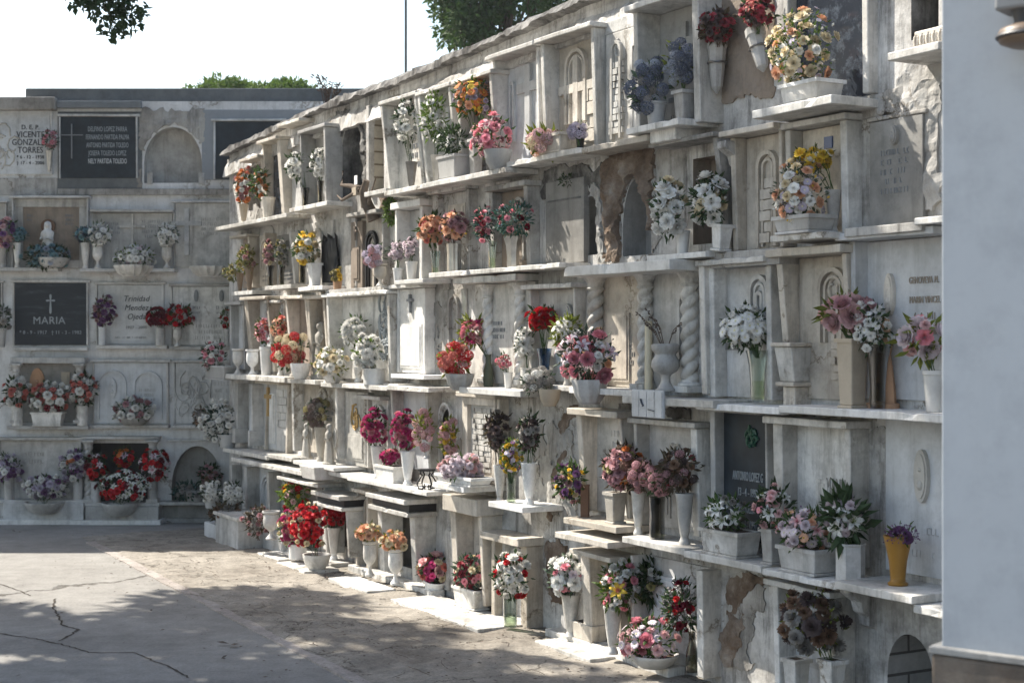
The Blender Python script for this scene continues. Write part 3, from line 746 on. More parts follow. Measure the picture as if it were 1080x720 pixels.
def m_daisy():
    m = MB()
    for lay in range(2):
        for k in range(13):
            a = 2 * PI * (k + .5 * lay) / 13 + R.uniform(-.08, .08); z = .08 - lay * .10 + R.uniform(-.03, .05)
            c, s = math.cos(a), math.sin(a); L = R.uniform(.88, 1.0); wd = .14
            m.add([(c * .18 + s * .06, s * .18 - c * .06, .02), (c * .18 - s * .06, s * .18 + c * .06, .02), (c * .65 + s * wd, s * .65 - c * wd, z + .06), (c * .65 - s * wd, s * .65 + c * wd, z + .06), (c * L + s * .07, s * L - c * .07, z - .03), (c * L - s * .07, s * L + c * .07, z - .03)], [(0, 1, 3, 2), (2, 3, 5, 4)])
    m.mi = 1; m.ball((0, 0, .02), .20, 8, .6); m.mi = 0
    return m
def m_lily():
    m = MB()
    for lay in range(2):
        for k in range(3):
            a = 2 * PI * (k + .5 * lay) / 3 + R.uniform(-.08, .08); c, s = math.cos(a), math.sin(a); w0 = .26 if lay else .20
            vs = []
            for t, r, z, wd in ((0, .05, -.55, .05), (.3, .26, -.05, .8), (.55, .55, .20, 1.0), (.8, .86, .18, .62), (1, 1.05, -.02, .05)):
                w_ = w0 * wd
                vs += [(c * r + s * w_, s * r - c * w_, z + .06 * wd), (c * r, s * r, z), (c * r - s * w_, s * r + c * w_, z + .06 * wd)]
            o = 3
            fs = [(j * 3 + i, j * 3 + i + 1, j * 3 + i + 4, j * 3 + i + 3) for j in range(4) for i in range(2)]
            m.add(vs[:9], fs[:4]) if False else m.add(vs, fs)
            m.mi = 1
            m.add([(c * .15 + s * .03, s * .15 - c * .03, -.15), (c * .15 - s * .03, s * .15 + c * .03, -.15), (c * .62 - s * .05, s * .62 + c * .05, .225), (c * .62 + s * .05, s * .62 - c * .05, .225)], [(0, 1, 2, 3)])
            m.mi = 0
    m.mi = 1
    for k in range(6):
        a = 2 * PI * k / 6; m.tube([(0, 0, -.3), (.12 * math.cos(a), .12 * math.sin(a), .2), (.26 * math.cos(a), .26 * math.sin(a), .42)], .02, 4)
    m.mi = 0
    return m
def m_hyd(n=60):
    m = MB()
    for i in range(n):
        z = 1 - 1.55 * (i + .5) / n; a = i * 2.39996; q = math.sqrt(max(0, 1 - z * z)); d = Vector((q * math.cos(a), q * math.sin(a), z))
        d = (d + Vector((R.uniform(-.1, .1), R.uniform(-.1, .1), R.uniform(-.1, .1)))).normalized()
        t = d.orthogonal().normalized(); b = d.cross(t); t, b = t * math.cos(i) + b * math.sin(i), b * math.cos(i) - t * math.sin(i)
        c = d * R.uniform(.82, 1.0); s = .20
        for u, v in ((t, b), (b, -t), (-t, -b), (-b, t)):
            m.add([c * .95, c + u * s * .9 + v * s * .15 + d * .05, c + (u + v) * s * .85 + d * .02, c + v * s * .9 + u * s * .15 + d * .05], [(0, 1, 2, 3)])
    return m
def m_carn():
    m = MB()
    for i in range(5):
        n = 6 + i * 2; rr = .22 + .19 * i; zz = .55 - .10 * i
        for k in range(n):
            a = 2 * PI * (k + R.random() * .5) / n; w_ = 1.6 * PI / n
            pts = []
            for u in range(5):
                s = u / 4 * 2 - 1; aa = a + s * w_ * .6; q = rr * (1 + .10 * math.sin(u * 2.6 + k)); pts.append((q * math.cos(aa), q * math.sin(aa), zz + .12 * math.sin(u * 3.1 + i) + R.uniform(-.05, .05)))
            base = [(.35 * rr * math.cos(a + (u / 4 * 2 - 1) * w_ * .4), .35 * rr * math.sin(a + (u / 4 * 2 - 1) * w_ * .4), -.1) for u in range(5)]
            m.add(base + pts, [(u, u + 1, u + 6, u + 5) for u in range(4)])
    return m
def m_bud():
    m = MB()
    for k in range(4): cup_petal(m, 2 * PI * k / 4, 1.0, .1, -.6, .48, .45, -.22, 3, 3)
    for k in range(3): cup_petal(m, 2 * PI * k / 3 + .4, 1.1, .08, -.5, .28, .6, -.15, 3, 3)
    return m
def m_sprig():                                       # a tuft of tiny blossoms
    m = MB()
    for i in range(16):
        d = Vector((R.gauss(0, .5), R.gauss(0, .5), R.uniform(-.2, .9))); s = R.uniform(.10, .18)
        m.ball(d, s, 4, .8)
        m.tube([(0, 0, -.5), d], .02, 3)
    return m
PROTO = dict(rose=(m_rose(), 60), peony=(m_rose(True), 60), mum=(m_mum(), None), ball=(m_mum(9, .13, .05), None), daisy=(m_daisy(), None), lily=(m_lily(), 60), hyd=(m_hyd(), None), carn=(m_carn(), None), bud=(m_bud(), 60), sprig=(m_sprig(), None))
CORE = dict(daisy='flower_yellow_core', lily='flower_pink_core')
BLOOM = {}
def bloom_mesh(kind, col):
    if (kind, col) not in BLOOM:
        mb, sm = PROTO[kind]; core = CORE.get(kind, 'flower_yellow_core')
        if kind == 'daisy' and col in ('W', 'LI', 'L'): core = 'flower_cream_core'
        if kind == 'lily' and col in ('W', 'LI'): core = 'flower_green_core' if col == 'W' else core
        BLOOM[kind, col] = mb.mesh('bloom', ['flower_' + col, core], sm)
    return BLOOM[kind, col]
NAMES = dict(rose='rose', peony='peony', mum='chrysanthemum', ball='pompom', daisy='daisy', lily='lily', hyd='hydrangea', carn='carnation', bud='bud', sprig='sprig')

def snap(W, x, z, out):
    best = None
    for (w_, x0, x1, zt, o) in SHELVES:
        if w_ is W and x0 - .05 <= x <= x1 + .22 and abs(zt - z) < .085 and (best is None or abs(zt - z) < abs(best - z)): best = zt
    return best
def place(px, py, out, W):
    """where a thing whose foot shows at this photo pixel stands: on the nearest shelf, or on the ground"""
    x, z, t = W.hit(px, py, out)
    return x, z, t
LAST = None
NB = 0
def B(cx, cy, w_, h_, spec, label, leaf='G', n=70, out=.15, W=None, lsz=1.0, mouth=None, stems=6, up=.35, cat='bouquet', name='bouquet', droop=0, group=None):
    """a bunch of flowers: centre, width and height read off the photo; spec 'kind:colour:count:size-in-photo-pixels ...'"""
    global NB
    W = W or RW; NB += 1; r = random.Random(NB * 17 + 3)
    d = Vector(((cx - CX) / F, 1.0)); t = (out + W.o.dot(W.n)) / d.dot(W.n)
    near = LAST and abs(LAST[0] - cx) < max(26, w_ * .5) and LAST[4] is W
    if near and LAST[1]: t = LAST[2] - .01
    C = Vector((d.x * t, t, CAMH - t * (cy - HZ) / F)); k = t / F
    rx, rz = w_ * k / 2, h_ * k / 2; ry = min(rx, .16) * .95
    by = cy + h_ / 2 if mouth is None else mouth
    base = Vector((C.x, C.y, CAMH - t * (by - HZ) / F))
    if near and (LAST[3] - base).length < .30 and LAST[3].z < C.z: base = LAST[3].copy()
    o = empty(name, base); tag(o, label, cat, group or ('flower bouquets along the sunlit niche wall' if W is RW else 'flower bouquets on the shaded back wall'))
    c = C - base; nrm = Vector((W.n.x, W.n.y, 0)); rad = Vector((rx, ry, rz))
    pts = []; todo = []
    for s in spec.split():
        kd, col, cnt, sz = s.split(':')
        todo += [(kd, col, float(sz) * k / 2 * (.76 if float(sz) < 17 else .84))] * int(round(int(cnt) * (2.1 if float(sz) < 17 else 1.6)))
    todo.sort(key=lambda q: -q[2])
    heads = []
    for kd, col, sz in todo:
        best = None
        for q in range(24):
            v = Vector((r.gauss(0, 1), r.gauss(0, 1), r.gauss(.12, 1))).normalized()
            if v.dot(nrm) < -.45 or v.z < -.88: continue
            s = r.uniform(.74, 1.04) if r.random() < .8 else r.uniform(.45, .75)
            s *= 1 + .20 * noise.noise(v * 1.4 + Vector((NB * 3.1, 0, 0)))
            p = c + Vector((v.x * max(.004, rad.x - sz * .55), v.y * max(.004, rad.y - sz * .3), v.z * max(.004, rad.z - sz * .55))) * s
            dd = min([(p - pp).length - .75 * (sz + ss) for pp, ss in pts], default=1) + .25 * v.dot(-C.normalized()) * sz
            if best is None or dd > best[0]: best = (dd, p, v)
        if best is None: continue
        _, p, v = best; pts.append((p, sz))
        b = bpy.data.objects.new(NAMES[kd], bloom_mesh(kd, col)); COL.objects.link(b); b.parent = o
        b.location = p
        dr = (v + Vector((0, 0, up - droop)) + Vector((r.uniform(-.25, .25), r.uniform(-.25, .25), r.uniform(-.2, .2)))).normalized()
        q = dr.to_track_quat('Z', 'Y').to_matrix() @ Matrix.Rotation(r.uniform(0, 6.28), 3, 'Z')
        b.rotation_euler = q.to_euler(); e = sz * r.uniform(.95, 1.35) * (.86 if kd == 'hyd' else 1); b.scale = (e, e, e * r.uniform(.85, 1.1))
        heads.append(p)
    if n:
        m = MB(); L0 = max(.016, min(.05, .22 * (rx + rz))) * lsz
        for i in range(int(n * 1.7)):
            v = Vector((r.gauss(0, 1), r.gauss(0, 1), r.gauss(.0, 1))).normalized()
            if v.dot(nrm) < -.6: continue
            p = c + Vector((v.x * rad.x, v.y * rad.y, v.z * rad.z)) * r.uniform(.45, .90)
            dr = (v + Vector((r.gauss(0, .35), r.gauss(0, .35), r.gauss(.15, .4)))).normalized()
            L = L0 * r.uniform(.6, 1.3); sd = dr.cross(Vector((r.gauss(0, 1), r.gauss(0, 1), r.gauss(0, 1)))).normalized() * L * r.uniform(.14, .24); nn = dr.cross(sd).normalized() * L * .08
            m.add([p, p + dr * L * .45 + sd - nn, p + dr * L - nn * 2, p + dr * L * .45 - sd - nn, p + dr * L * .5 + nn], [(0, 1, 4), (1, 2, 4), (2, 3, 4), (3, 0, 4)])
        if m.v: m.build('foliage', 'leaf_' + leaf, o)
    if stems:
        m = MB()
        for p in (heads if len(heads) <= stems else r.sample(heads, stems)):
            e = Vector((r.uniform(-.012, .012), r.uniform(-.012, .012), -.03)); md = e * .4 + p * .5; md.z = p.z * .62
            m.tube([e, md, p], .0022, 4)
        if m.v: m.build('stem', 'stem_green' if leaf != 'B' else 'dry_stem', o)
    return o

PROF = dict(   # radius (of the half width), height (of the whole): foot part, then body part
    urn=([(.62, 0), (.62, .05), (.50, .08), (.26, .17), (.22, .25), (.30, .31)], [(.30, .31), (.66, .40), (.86, .50), (.90, .66), (.84, .84), (.80, .90), (1, .94), (1, 1), (.86, 1), (.80, .90)]),
    flute=([(.62, 0), (.62, .05), (.52, .08), (.40, .15), (.46, .19)], [(.46, .19), (.52, .23), (.74, .55), (.92, .92), (1, .96), (1, 1), (.86, 1), (.80, .85)]),
    cone=([(.50, 0), (.52, .03), (.40, .05)], [(.40, .05), (.62, .40), (.86, .85), (1, 1), (.93, 1), (.6, .4)]),
    glass=([(.55, 0), (.60, .03)], [(.60, .03), (.64, .10), (.62, .35), (.74, .70), (1, 1), (.96, 1), (.70, .70), (.56, .12)]),
    jar=([(.80, 0), (.9, .03)], [(.90, .03), (.92, .12), (.90, .55), (.94, .80), (1, 1), (.95, 1), (.86, .55), (.86, .12)]),
    pot=([(.66, 0), (.70, .04)], [(.70, .04), (.80, .45), (.92, .88), (1, .90), (1, 1), (.90, 1), (.85, .85)]),
    cyl=([(.92, 0), (.94, .04)], [(.94, .04), (.94, .93), (1, .95), (1, 1), (.88, 1), (.85, .85)]),
    bowl=([(.55, 0), (.60, .08)], [(.60, .08), (.82, .35), (.95, .75), (1, .90), (1, 1), (.92, 1), (.85, .8)]),
    fancy=([(.70, 0), (.70, .04), (.55, .07), (.34, .18), (.30, .28), (.38, .34)], [(.38, .34), (.80, .42), (.98, .52), (.95, .64), (.74, .74), (.72, .78), (.92, .86), (1, .92), (.98, .97), (.82, 1), (.70, .9)]),
    bell=([(.66, 0), (.70, .04), (.52, .08), (.50, .14)], [(.50, .14), (.62, .5), (.95, .96), (1, 1), (.9, 1), (.7, .7)]),
    bottle=([(.9, 0), (.95, .03)], [(.95, .03), (1, .2), (.96, .5), (.55, .75), (.50, .97), (.56, 1), (.44, 1), (.42, .8)]))
VN = dict(urn='urn_vase', flute='flute_vase', cone='cone_vase', glass='glass_vase', jar='glass_jar', pot='flower_pot', cyl='cylinder_vase', bowl='flower_bowl', fancy='urn_vase', bell='bell_vase', bottle='bottle_vase', box='planter_box', sq='square_vase', hang='hanging_vase')
def V(kind, px, yb, w_, h_, mat, label, out=.13, W=None, ground=False, flute=0, tilt=0, z=None, nf=10, hex_=0, dx=0, dp=.14):
    W = W or RW
    if ground:
        t = CAMH * F / (yb - HZ); base = Vector(((px - CX) / F * t, t, .0 if z is None else z))
        if z: 
            t = (CAMH - z) * F / (yb - HZ); base = Vector(((px - CX) / F * t, t, z))
    else:
        x, zz, t = W.hit(px, yb, out); s = snap(W, x, zz, out) if z is None else z
        base = W.world(x, out, zz if s is None else s)
    global LAST
    k = t / F; r, h = w_ * k / 2, h_ * k; LAST = (px, ground, t, base + Vector((0, 0, h * .97)), W)
    o = empty(VN[kind], base, W.rot); tag(o, label, 'planter' if kind in ('box',) else ('bowl' if kind == 'bowl' else 'pot' if kind == 'pot' else 'vase'), 'vases and planters along the sunlit niche wall' if W is RW else 'vases and planters on the shaded back wall')
    if tilt: o.rotation_euler = (0, tilt, W.rot)
    if kind in ('box', 'sq'):
        L = (w_ if kind == 'box' else w_) * k
        if kind == 'box':                                   # long trough: its length read along the wall
            x0 = W.hit(px - w_ / 2, yb, out)[0]; x1 = W.hit(px + w_ / 2, yb, out)[0]; L = abs(x1 - x0) - dp * .5; a, c = max(.06, L / 2), dp / 2
        else: a = c = L / 2 / 1.25
        m = MB(); q = .88 if kind == 'box' else .78
        m.hexa([(-a * q, -c * q, .012), (a * q, -c * q, .012), (a * q, c * q, .012), (-a * q, c * q, .012)], [(-a, -c, h), (a, -c, h), (a, c, h), (-a, c, h)])
        m.build('body', mat, o, bevel=.006)
        m = MB(); m.box(-a * q - .008, a * q + .008, -c * q - .008, c * q + .008, 0, .0125); m.build('foot', mat, o, bevel=.003)
        m = MB(); f = .014
        for b4 in ((-a - f / 2, a + f / 2, -c - f / 2, -c + f), (-a - f / 2, a + f / 2, c - f, c + f / 2), (-a - f / 2, -a + f, -c + f, c - f), (a - f, a + f / 2, -c + f, c - f)): m.box(*b4, h - .012, h + .006)
        m.build('rim', mat, o); m = MB(); m.box(-a + .012, a - .012, -c + .012, c - .012, h + .0005, h + .002); m.build('soil', 'bark', o)
        return o
    foot, body = PROF[kind]; sc_ = lambda pr: [(a * r, b * h) for a, b in pr]; nn = 24 if not hex_ else hex_
    m = MB(); m.lathe(sc_(foot), nn, flute=0); m.build('foot', mat, o, smooth=35)
    m = MB(); m.lathe(sc_(body), max(nn, 48) if flute else nn, flute=flute, nf=nf, cap=False); b = m.build('body', mat, o, smooth=35)
    if mat.startswith('glass'):
        m = MB(); m.lathe([(body[0][0] * r * .86, h * .05), (np.interp(.4, [q[1] for q in body[:4]], [q[0] for q in body[:4]]) * r * .86, h * .4)], 16); m.build('water', 'water', o, smooth=35)
    else:
        m = MB(); m.lathe([(body[-1][0] * r * 1.02, body[-1][1] * h - .002), (body[-1][0] * r * 1.02, body[-1][1] * h)], nn); m.build('soil', 'bark', o)
    return o
def water():
    m, nt, b, out = new_mat('water')
    tr = nt.nodes.new('ShaderNodeBsdfTransparent'); tr.inputs[0].default_value = (.86, .90, .78, 1)
    gl = nt.nodes.new('ShaderNodeBsdfGlossy'); gl.inputs['Roughness'].default_value = .03
    mx = nt.nodes.new('ShaderNodeMixShader'); mx.inputs[0].default_value = .06
    nt.links.new(tr.outputs[0], mx.inputs[1]); nt.links.new(gl.outputs[0], mx.inputs[2]); nt.links.new(mx.outputs[0], out.inputs[0])
water()
# ------------------------------------------------------------------ burial niches of the long wall (top row first, far end first)
N = niche
c3 = ('cross', .5, .62, .45)
N(258, 276, 172, 228, 'small dark alcove niche at the far top end behind the orange bouquets', posts='R', pw=(.05, .06), plaque=None, mat='marble_cream')
N(276, 295, 153, 226, 'tall niche with blue grey glassy plaque beside the far orange bouquets', posts='LR', pw=(.05, .10), plaque='dark_pane', mat='marble_cream')
N(297, 318, 135, 222, 'narrow plain niche with a wide cream post between dark glass and white roses', posts='', plaque='marble_grey', lintel=(.03, .22), mat='marble_cream')
N(316, 343, 142, 213, 'box niche with broad plain side slab holding two white rose vases', posts='LR', pw=(.04, .05), po=(.26, .24), plaque='marble_grey', mat='marble_grey')
N(386, 406, 112, 202, 'cream brick filled arch niche next to the dark arch', posts='L', pw=(.07, .05), po=(.07, .07), plaque=None, lintel=None, mat='plaster_white')
N(401, 438, 112, 202, 'white niche with flaring posts behind the far metal vase of white roses', pw=(.05, .05), po=(.26, .13), relief=[('lines', .6, .3, .5, .4, 4, 'letter_grey')])
N(440, 474, 102, 194, 'white niche with flaring posts behind white gladioli and green fronds', pw=(.05, .05), po=(.26, .13), plaque='marble_blue', relief=[('cross', .5, .6, .5)])
N(480, 519, 90, 186, 'worn niche behind the orange and yellow sunflower bouquet', pw=(.05, .05), po=(.24, .16), plaque='plaster_old')
N(519, 567, 65, 170, 'pale plaque niche with three carved crosses half in shadow', pw=(.05, .04), po=(.20, .17), plaque='marble_blue', relief=[('cross', .55, .6, .62), ('arch', .15, .25, .10, .55), ('arch', .88, .4, .12, .5), ('lines', .85, .1, .14, .25, 3)])
N(570, 626, 47, 160, 'framed niche carved with a tall cross in an arch above block lettering', pw=(.05, .05), po=(.22, .17), plaque='marble_cream', relief=[('arch2', .42, .30, .40, .62), ('cross', .42, .44, .84, .075), ('bricks', .58, .98, .12, .56, 4)])
N(629, 670, 36, 150, 'arched white plaque niche covered in carved brick relief', posts='', plaque='marble', pout=.05, lintel=(.08, .07), relief=[('arch', .32, .08, .27, .84), ('arch2', .80, .12, .17, .74), ('bricks', .14, .50, .12, .74, 11), ('scroll', .32, .84, .12, 3), ('scroll', .78, .4, .3, 4)])
N(667, 735, 14, 128, 'deep box niche with plain back behind the blue hydrangeas', pw=(.05, .07), po=(.30, .26), plaque='cement', mat='marble', lintel=(.035, .32))
N(826, 916, -30, 98, 'dark glass fronted niche with white frame behind the large peach bouquet', pw=(.045, .05), po=(.10, .10), plaque='dark_pane', pout=.006, lintel=(.03, .12), mat='marble', relief=[('lines', .3, .88, .2, .06, 1, 'letter_silver')])
# second row
N(246, 262, 252, 303, 'small brown niche at the far end under a short lintel', posts='R', pw=(.04, .05), plaque='cement_brown', mat='marble_cream', lintel=(.025, .22))
N(263, 279, 248, 300, 'narrow cream niche beside the olive dried flowers', posts='R', pw=(.04, .05), plaque='marble_cream', lintel=None, mat='marble_cream')
N(281, 306, 248, 299, 'grey niche behind the pair of dried pale bouquets', posts='R', pw=(.04, .05), plaque='cement', lintel=None, mat='marble_grey')
N(310, 340, 236, 300, 'whitewashed arch niche behind the yellow and white flowers', posts='', plaque='plaster_white', pout=.02, lintel=None, relief=[('arch', .5, .0, .40, .9)])
N(362, 374, 234, 304, 'narrow brown slab niche beside the black draped opening', posts='', plaque='cement_brown', pout=.05, lintel=None)
N(374, 404, 230, 304, 'niche with an iron hoop arch behind the dried lilac flowers', pw=(.04, .04), po=(.10, .10), plaque='marble_cream', mat='plaster_old', lintel=(.03, .18), relief=[('arch2', .5, .02, .38, .78, 'black_iron')])
N(416, 445, 222, 296, 'white box frame niche holding two pots of lilac chrysanthemums', pw=(.05, .06), po=(.22, .22), plaque='marble_grey', mat='marble_bright', lintel=(.05, .23), relief=[('scroll', .5, .62, .3, 7, 'marble_bright')])
N(456, 494, 206, 286, 'cream niche behind the peach and dusty pink rose vases', pw=(.10, .06), po=(.12, .10), plaque='plaster_old', mat='plaster_white', lintel=(.035, .16), relief=[('panel', .5, .45, .45, .4, 'marble_cream')])
N(515, 556, 203, 281, 'niche with carved arch behind the teal green bouquets', pw=(.06, .06), po=(.16, .12), plaque='cement_brown', mat='plaster_old', lintel=(.035, .18), relief=[('arch', .6, .1, .3, .8, 'plaster_old')])
N(563, 603, 192, 276, 'plain grey slab niche without ornament below the pink hydrangea', posts='', plaque='cement', pout=.03, lintel=None, relief=[('lines', .5, .75, .9, .04, 1)])
N(690, 756, 157, 262, 'niche with a dark framed alcove behind the white roses', posts='R', pw=(.05, .05), po=(.22, .06), plaque=None, mat='plaster_old', lintel=(.025, .24), over=.01)
N(770, 823, 146, 260, 'large niche carved with a brick filled pointed arch', pw=(.05, .03), po=(.18, .15), plaque='marble_cream', pout=.03, mat='marble_cream', lintel=(.03, .24), relief=[('arch2', .55, .02, .40, .84), ('bricks', .38, .72, .05, .62, 6)])
N(828, 893, 138, 246, 'cream niche with a blue house number tile behind the yellow roses', pw=(.05, .06), po=(.16, .14), plaque='marble_cream', mat='marble', lintel=(.03, .18), relief=[('tile', .55, .85, .028, 'tile_blue')])
N(902, 958, 128, 234, 'bare grey cement slab niche beside broken plaster', posts='', plaque='cement', pout=.03, lintel=(.02, .05), mat='plaster_old')
# third row
N(242, 257, 322, 390, 'narrow blue grey niche behind the first empty white urn', pw=(.05, .05), po=(.16, .14), plaque='marble_blue', lintel=(.03, .2), mat='marble_grey')
N(257, 282, 317, 392, 'niche with one very broad flared post behind the second empty urn', pw=(.12, .06), po=(.24, .12), plaque='marble_blue', lintel=(.03, .26), mat='marble_cream')
N(285, 300, 320, 394, 'narrow niche behind the pink and peach lily bouquets', pw=(.03, .04), po=(.12, .1), plaque='marble_blue', lintel=(.025, .18), mat='marble')
N(300, 322, 316, 397, 'niche holding a small pale statue above the red and white flowers', pw=(.06, .05), po=(.24, .12), plaque='cement_brown', lintel=(.03, .26), mat='marble_cream')
N(322, 342, 316, 399, 'niche holding a slim standing statue with a wide smooth post', pw=(.09, .05), po=(.22, .14), plaque='cement_brown', lintel=(.03, .24), mat='marble_cream')
N(344, 410, 314, 403, 'wide niche with a blue scrollwork plaque behind white carnations', pw=(.06, .06), po=(.24, .20), plaque='marble', lintel=(.03, .26), relief=[('scroll', .78, .72, .45, 12, 'letter_silver'), ('scroll', .78, .40, .4, 12, 'letter_silver')])
N(418, 448, 305, 394, 'white tablet niche carved with two large initials and a line cross', pw=(.04, .05), po=(.14, .14), plaque='marble_bright', pout=.07, mat='marble_bright', lintel=(.03, .2), relief=[('panel', .5, .06, .75, .52), ('lines', .5, .40, .4, .14, 1, 'letter_grey'), ('lines', .5, .22, .5, .16, 1, 'letter_grey'), ('cross', .5, .82, .22, 'letter_grey')])
N(452, 478, 305, 402, 'bright whitewashed niche arch with no plaque above the red flower bowl', posts='', plaque='plaster_white', pout=.012, lintel=None, relief=[('arch', .55, .02, .40, .92)])
N(486, 549, 300, 407, 'niche with two slim twisted columns behind a red and pink bouquet', posts='', po=(.22, .2), plaque='marble', lintel=(.045, .26), twist=[(.27, .038), (.80, .038)], relief=[('panel', .75, .02, .18, .7), ('lines', .4, .45, .25, .2, 3, 'letter_grey')])
N(556, 606, 306, 404, 'grey shaded niche behind the dark red carnations', pw=(.05, .03), po=(.14, .12), plaque='marble_grey', lintel=(.03, .18), relief=[('oval', .72, .7, .2, .14)])
N(606, 664, 289, 410, 'niche with thick twisted columns behind the pink roses and lilies', posts='', po=(.24, .22), plaque='marble_cream', lintel=None, twist=[(.16, .052)], relief=[('panel', .5, .05, .4, .6), ('lines', .62, .2, .35, .35, 5)])
N(665, 742, 286, 416, 'niche with paired twisted columns behind the grey footed urn', posts='R', pw=(.05, .06), po=(.24, .20), plaque='marble_grey', lintel=None, twist=[(.02, .045), (.64, .05)], relief=[('arch2', .62, .25, .24, .6), ('lines', .85, .15, .2, .35, 5)])
N(745, 812, 281, 422, 'niche with carved arched window relief behind the white chrysanthemums', pw=(.075, .05), po=(.18, .16), plaque='marble_grey', mat='marble', lintel=(.03, .24), relief=[('arch2', .68, .48, .30, .44), ('arch', .68, .52, .12, .28), ('panel', .12, .36, .2, .16, 'cement')])
N(818, 891, 272, 424, 'cream niche carved with an arch and lit relief on a stepped post', pw=(.055, .04), po=(.22, .10), plaque='marble_cream', mat='marble_cream', lintel=(.04, .26), relief=[('arch2', .62, .40, .40, .52), ('bricks', .58, .84, .14, .46, 6), ('panel', .42, .5, .06, .3), ('scroll', .70, .62, .3, 6)])
r, hw, H = N(895, 992, 255, 425, 'smooth grey marble niche with an oval portrait and bronze lettering', posts='L', pw=(.05, .05), po=(.16, .14), plaque='marble_blue', mat='marble_blue', lintel=(.035, .24), relief=[('oval', .30, .66, .10, .13, 'marble_cream')],
  letters=[('GENOVEVA M.', .68, .72, .06, 'letter_brown', .62), ('MARIN VINCEL', .69, .60, .06, 'letter_brown', .62), ('6 - 6 - 1911', .69, .50, .06, 'letter_brown', .6), ('3 - 12 - 1988', .69, .41, .06, 'letter_brown', .6)])
# fourth row
N(247, 266, 404, 470, 'far shaded niche with one broad grey post above the stone step', pw=(.11, .03), po=(.22, .22), plaque='marble_blue', mat='marble_grey', lintel=None, foot=.14)
N(266, 281, 404, 474, 'pale blue grey niche with a gilded crucifix', posts='', plaque='marble_blue', pout=.02, lintel=None, relief=[('cross', .5, .72, .45, 'gold')])
N(281, 305, 404, 478, 'white niche plaque in carved brick pattern catching a strip of sun', pw=(.02, .05), po=(.06, .10), plaque='marble_bright', mat='marble_cream', lintel=(.03, .20), relief=[('bricks', .45, .95, .25, .92, 6), ('panel', .2, .1, .25, .75)])
N(307, 355, 403, 484, 'open niche sheltering two angel statues and a dark bouquet', pw=(.06, .06), po=(.20, .18), plaque='marble_cream', mat='marble', lintel=(.03, .22))
N(356, 380, 412, 494, 'white niche plaque with a gilded relief figure', posts='', plaque='marble', pout=.05, lintel=None, relief=[('scroll', .5, .72, .4, 6, 'gold'), ('panel', .5, .08, .7, .35)])
N(384, 409, 420, 494, 'dark open niche behind the first tall magenta bouquet', pw=(.03, .03), po=(.10, .10), plaque='marble_grey', lintel=(.03, .20), mat='marble')
N(411, 450, 409, 500, 'niche with a small pale statue and paper note behind magenta flowers', pw=(.04, .05), po=(.20, .14), plaque='marble_blue', lintel=(.035, .24), relief=[('panel', .7, .35, .5, .4, 'marble_bright')])
N(453, 484, 412, 506, 'whitewashed plaster niche with a black arched opening', posts='', plaque=None, lintel=None, po=(.02, .02), mat='plaster_white', relief=[('arch', .57, .02, .40, .86)])
N(487, 526, 418, 512, 'framed white niche tablet of small carved bricks half in shadow', pw=(.05, .05), po=(.13, .13), plaque='marble', mat='marble_cream', pout=.05, lintel=(.035, .17), frame=(.05, .08, 'marble_cream'), relief=[('bricks', .22, .78, .12, .88, 12)])
N(606, 655, 437, 548, 'cream niche with raised lettering behind the dried rose bouquet', pw=(.07, .04), po=(.24, .14), plaque='marble', mat='marble_cream', lintel=(.04, .27), relief=[('lines', .62, .45, .40, .45, 4), ('lines', .2, .62, .15, .05, 1)])
N(668, 735, 446, 566, 'white niche with a dark stone figure behind dusty pink flowers', pw=(.04, .07), po=(.18, .15), plaque='marble_grey', mat='marble', lintel=(.03, .20), relief=[('scroll', .52, .70, .3, 6, 'statue_stone'), ('panel', .3, .1, .2, .3)])
r, hw, H = N(748, 808, 433, 577, 'black granite niche plaque with a green emblem and grey lettering', pw=(.05, .02), po=(.14, .12), plaque='granite_dark', mat='marble_grey', lintel=(.03, .20), relief=[('scroll', .58, .80, .16, 7, 'emblem_green')],
  letters=[('ANTONIO LOPEZ G', .5, .47, .10, 'letter_silver', .40), ('13 - 4 - 1992', .5, .35, .09, 'letter_silver', .5), ('TERESA FOLLERAS G', .5, .22, .10, 'letter_silver', .36), ('7 - 4 - 1997', .5, .10, .09, 'letter_silver', .5)])
r, hw, H = N(814, 897, 446, 601, 'white niche with tall raised letters lit by a patch of sun', pw=(.09, .05), po=(.20, .17), plaque='marble', mat='marble', lintel=(.035, .24), relief=[('panel', .42, .18, .14, .42), ('lines', .72, .27, .26, .17, 1)],
  letters=[('MANUEL S', .72, .50, .17, 'letter_stone', .42)])
N(917, 1000, 440, 618, 'plain pale niche with an oval stone medallion of a seated figure', posts='', plaque='marble_blue', pout=.02, mat='marble_blue', lintel=None, relief=[('oval', .50, .64, .17, .17, 'statue_stone'), ('lines', .50, .27, .7, .08, 1, 'marble_blue'), ('lines', .50, .12, .5, .08, 1, 'marble_blue')])
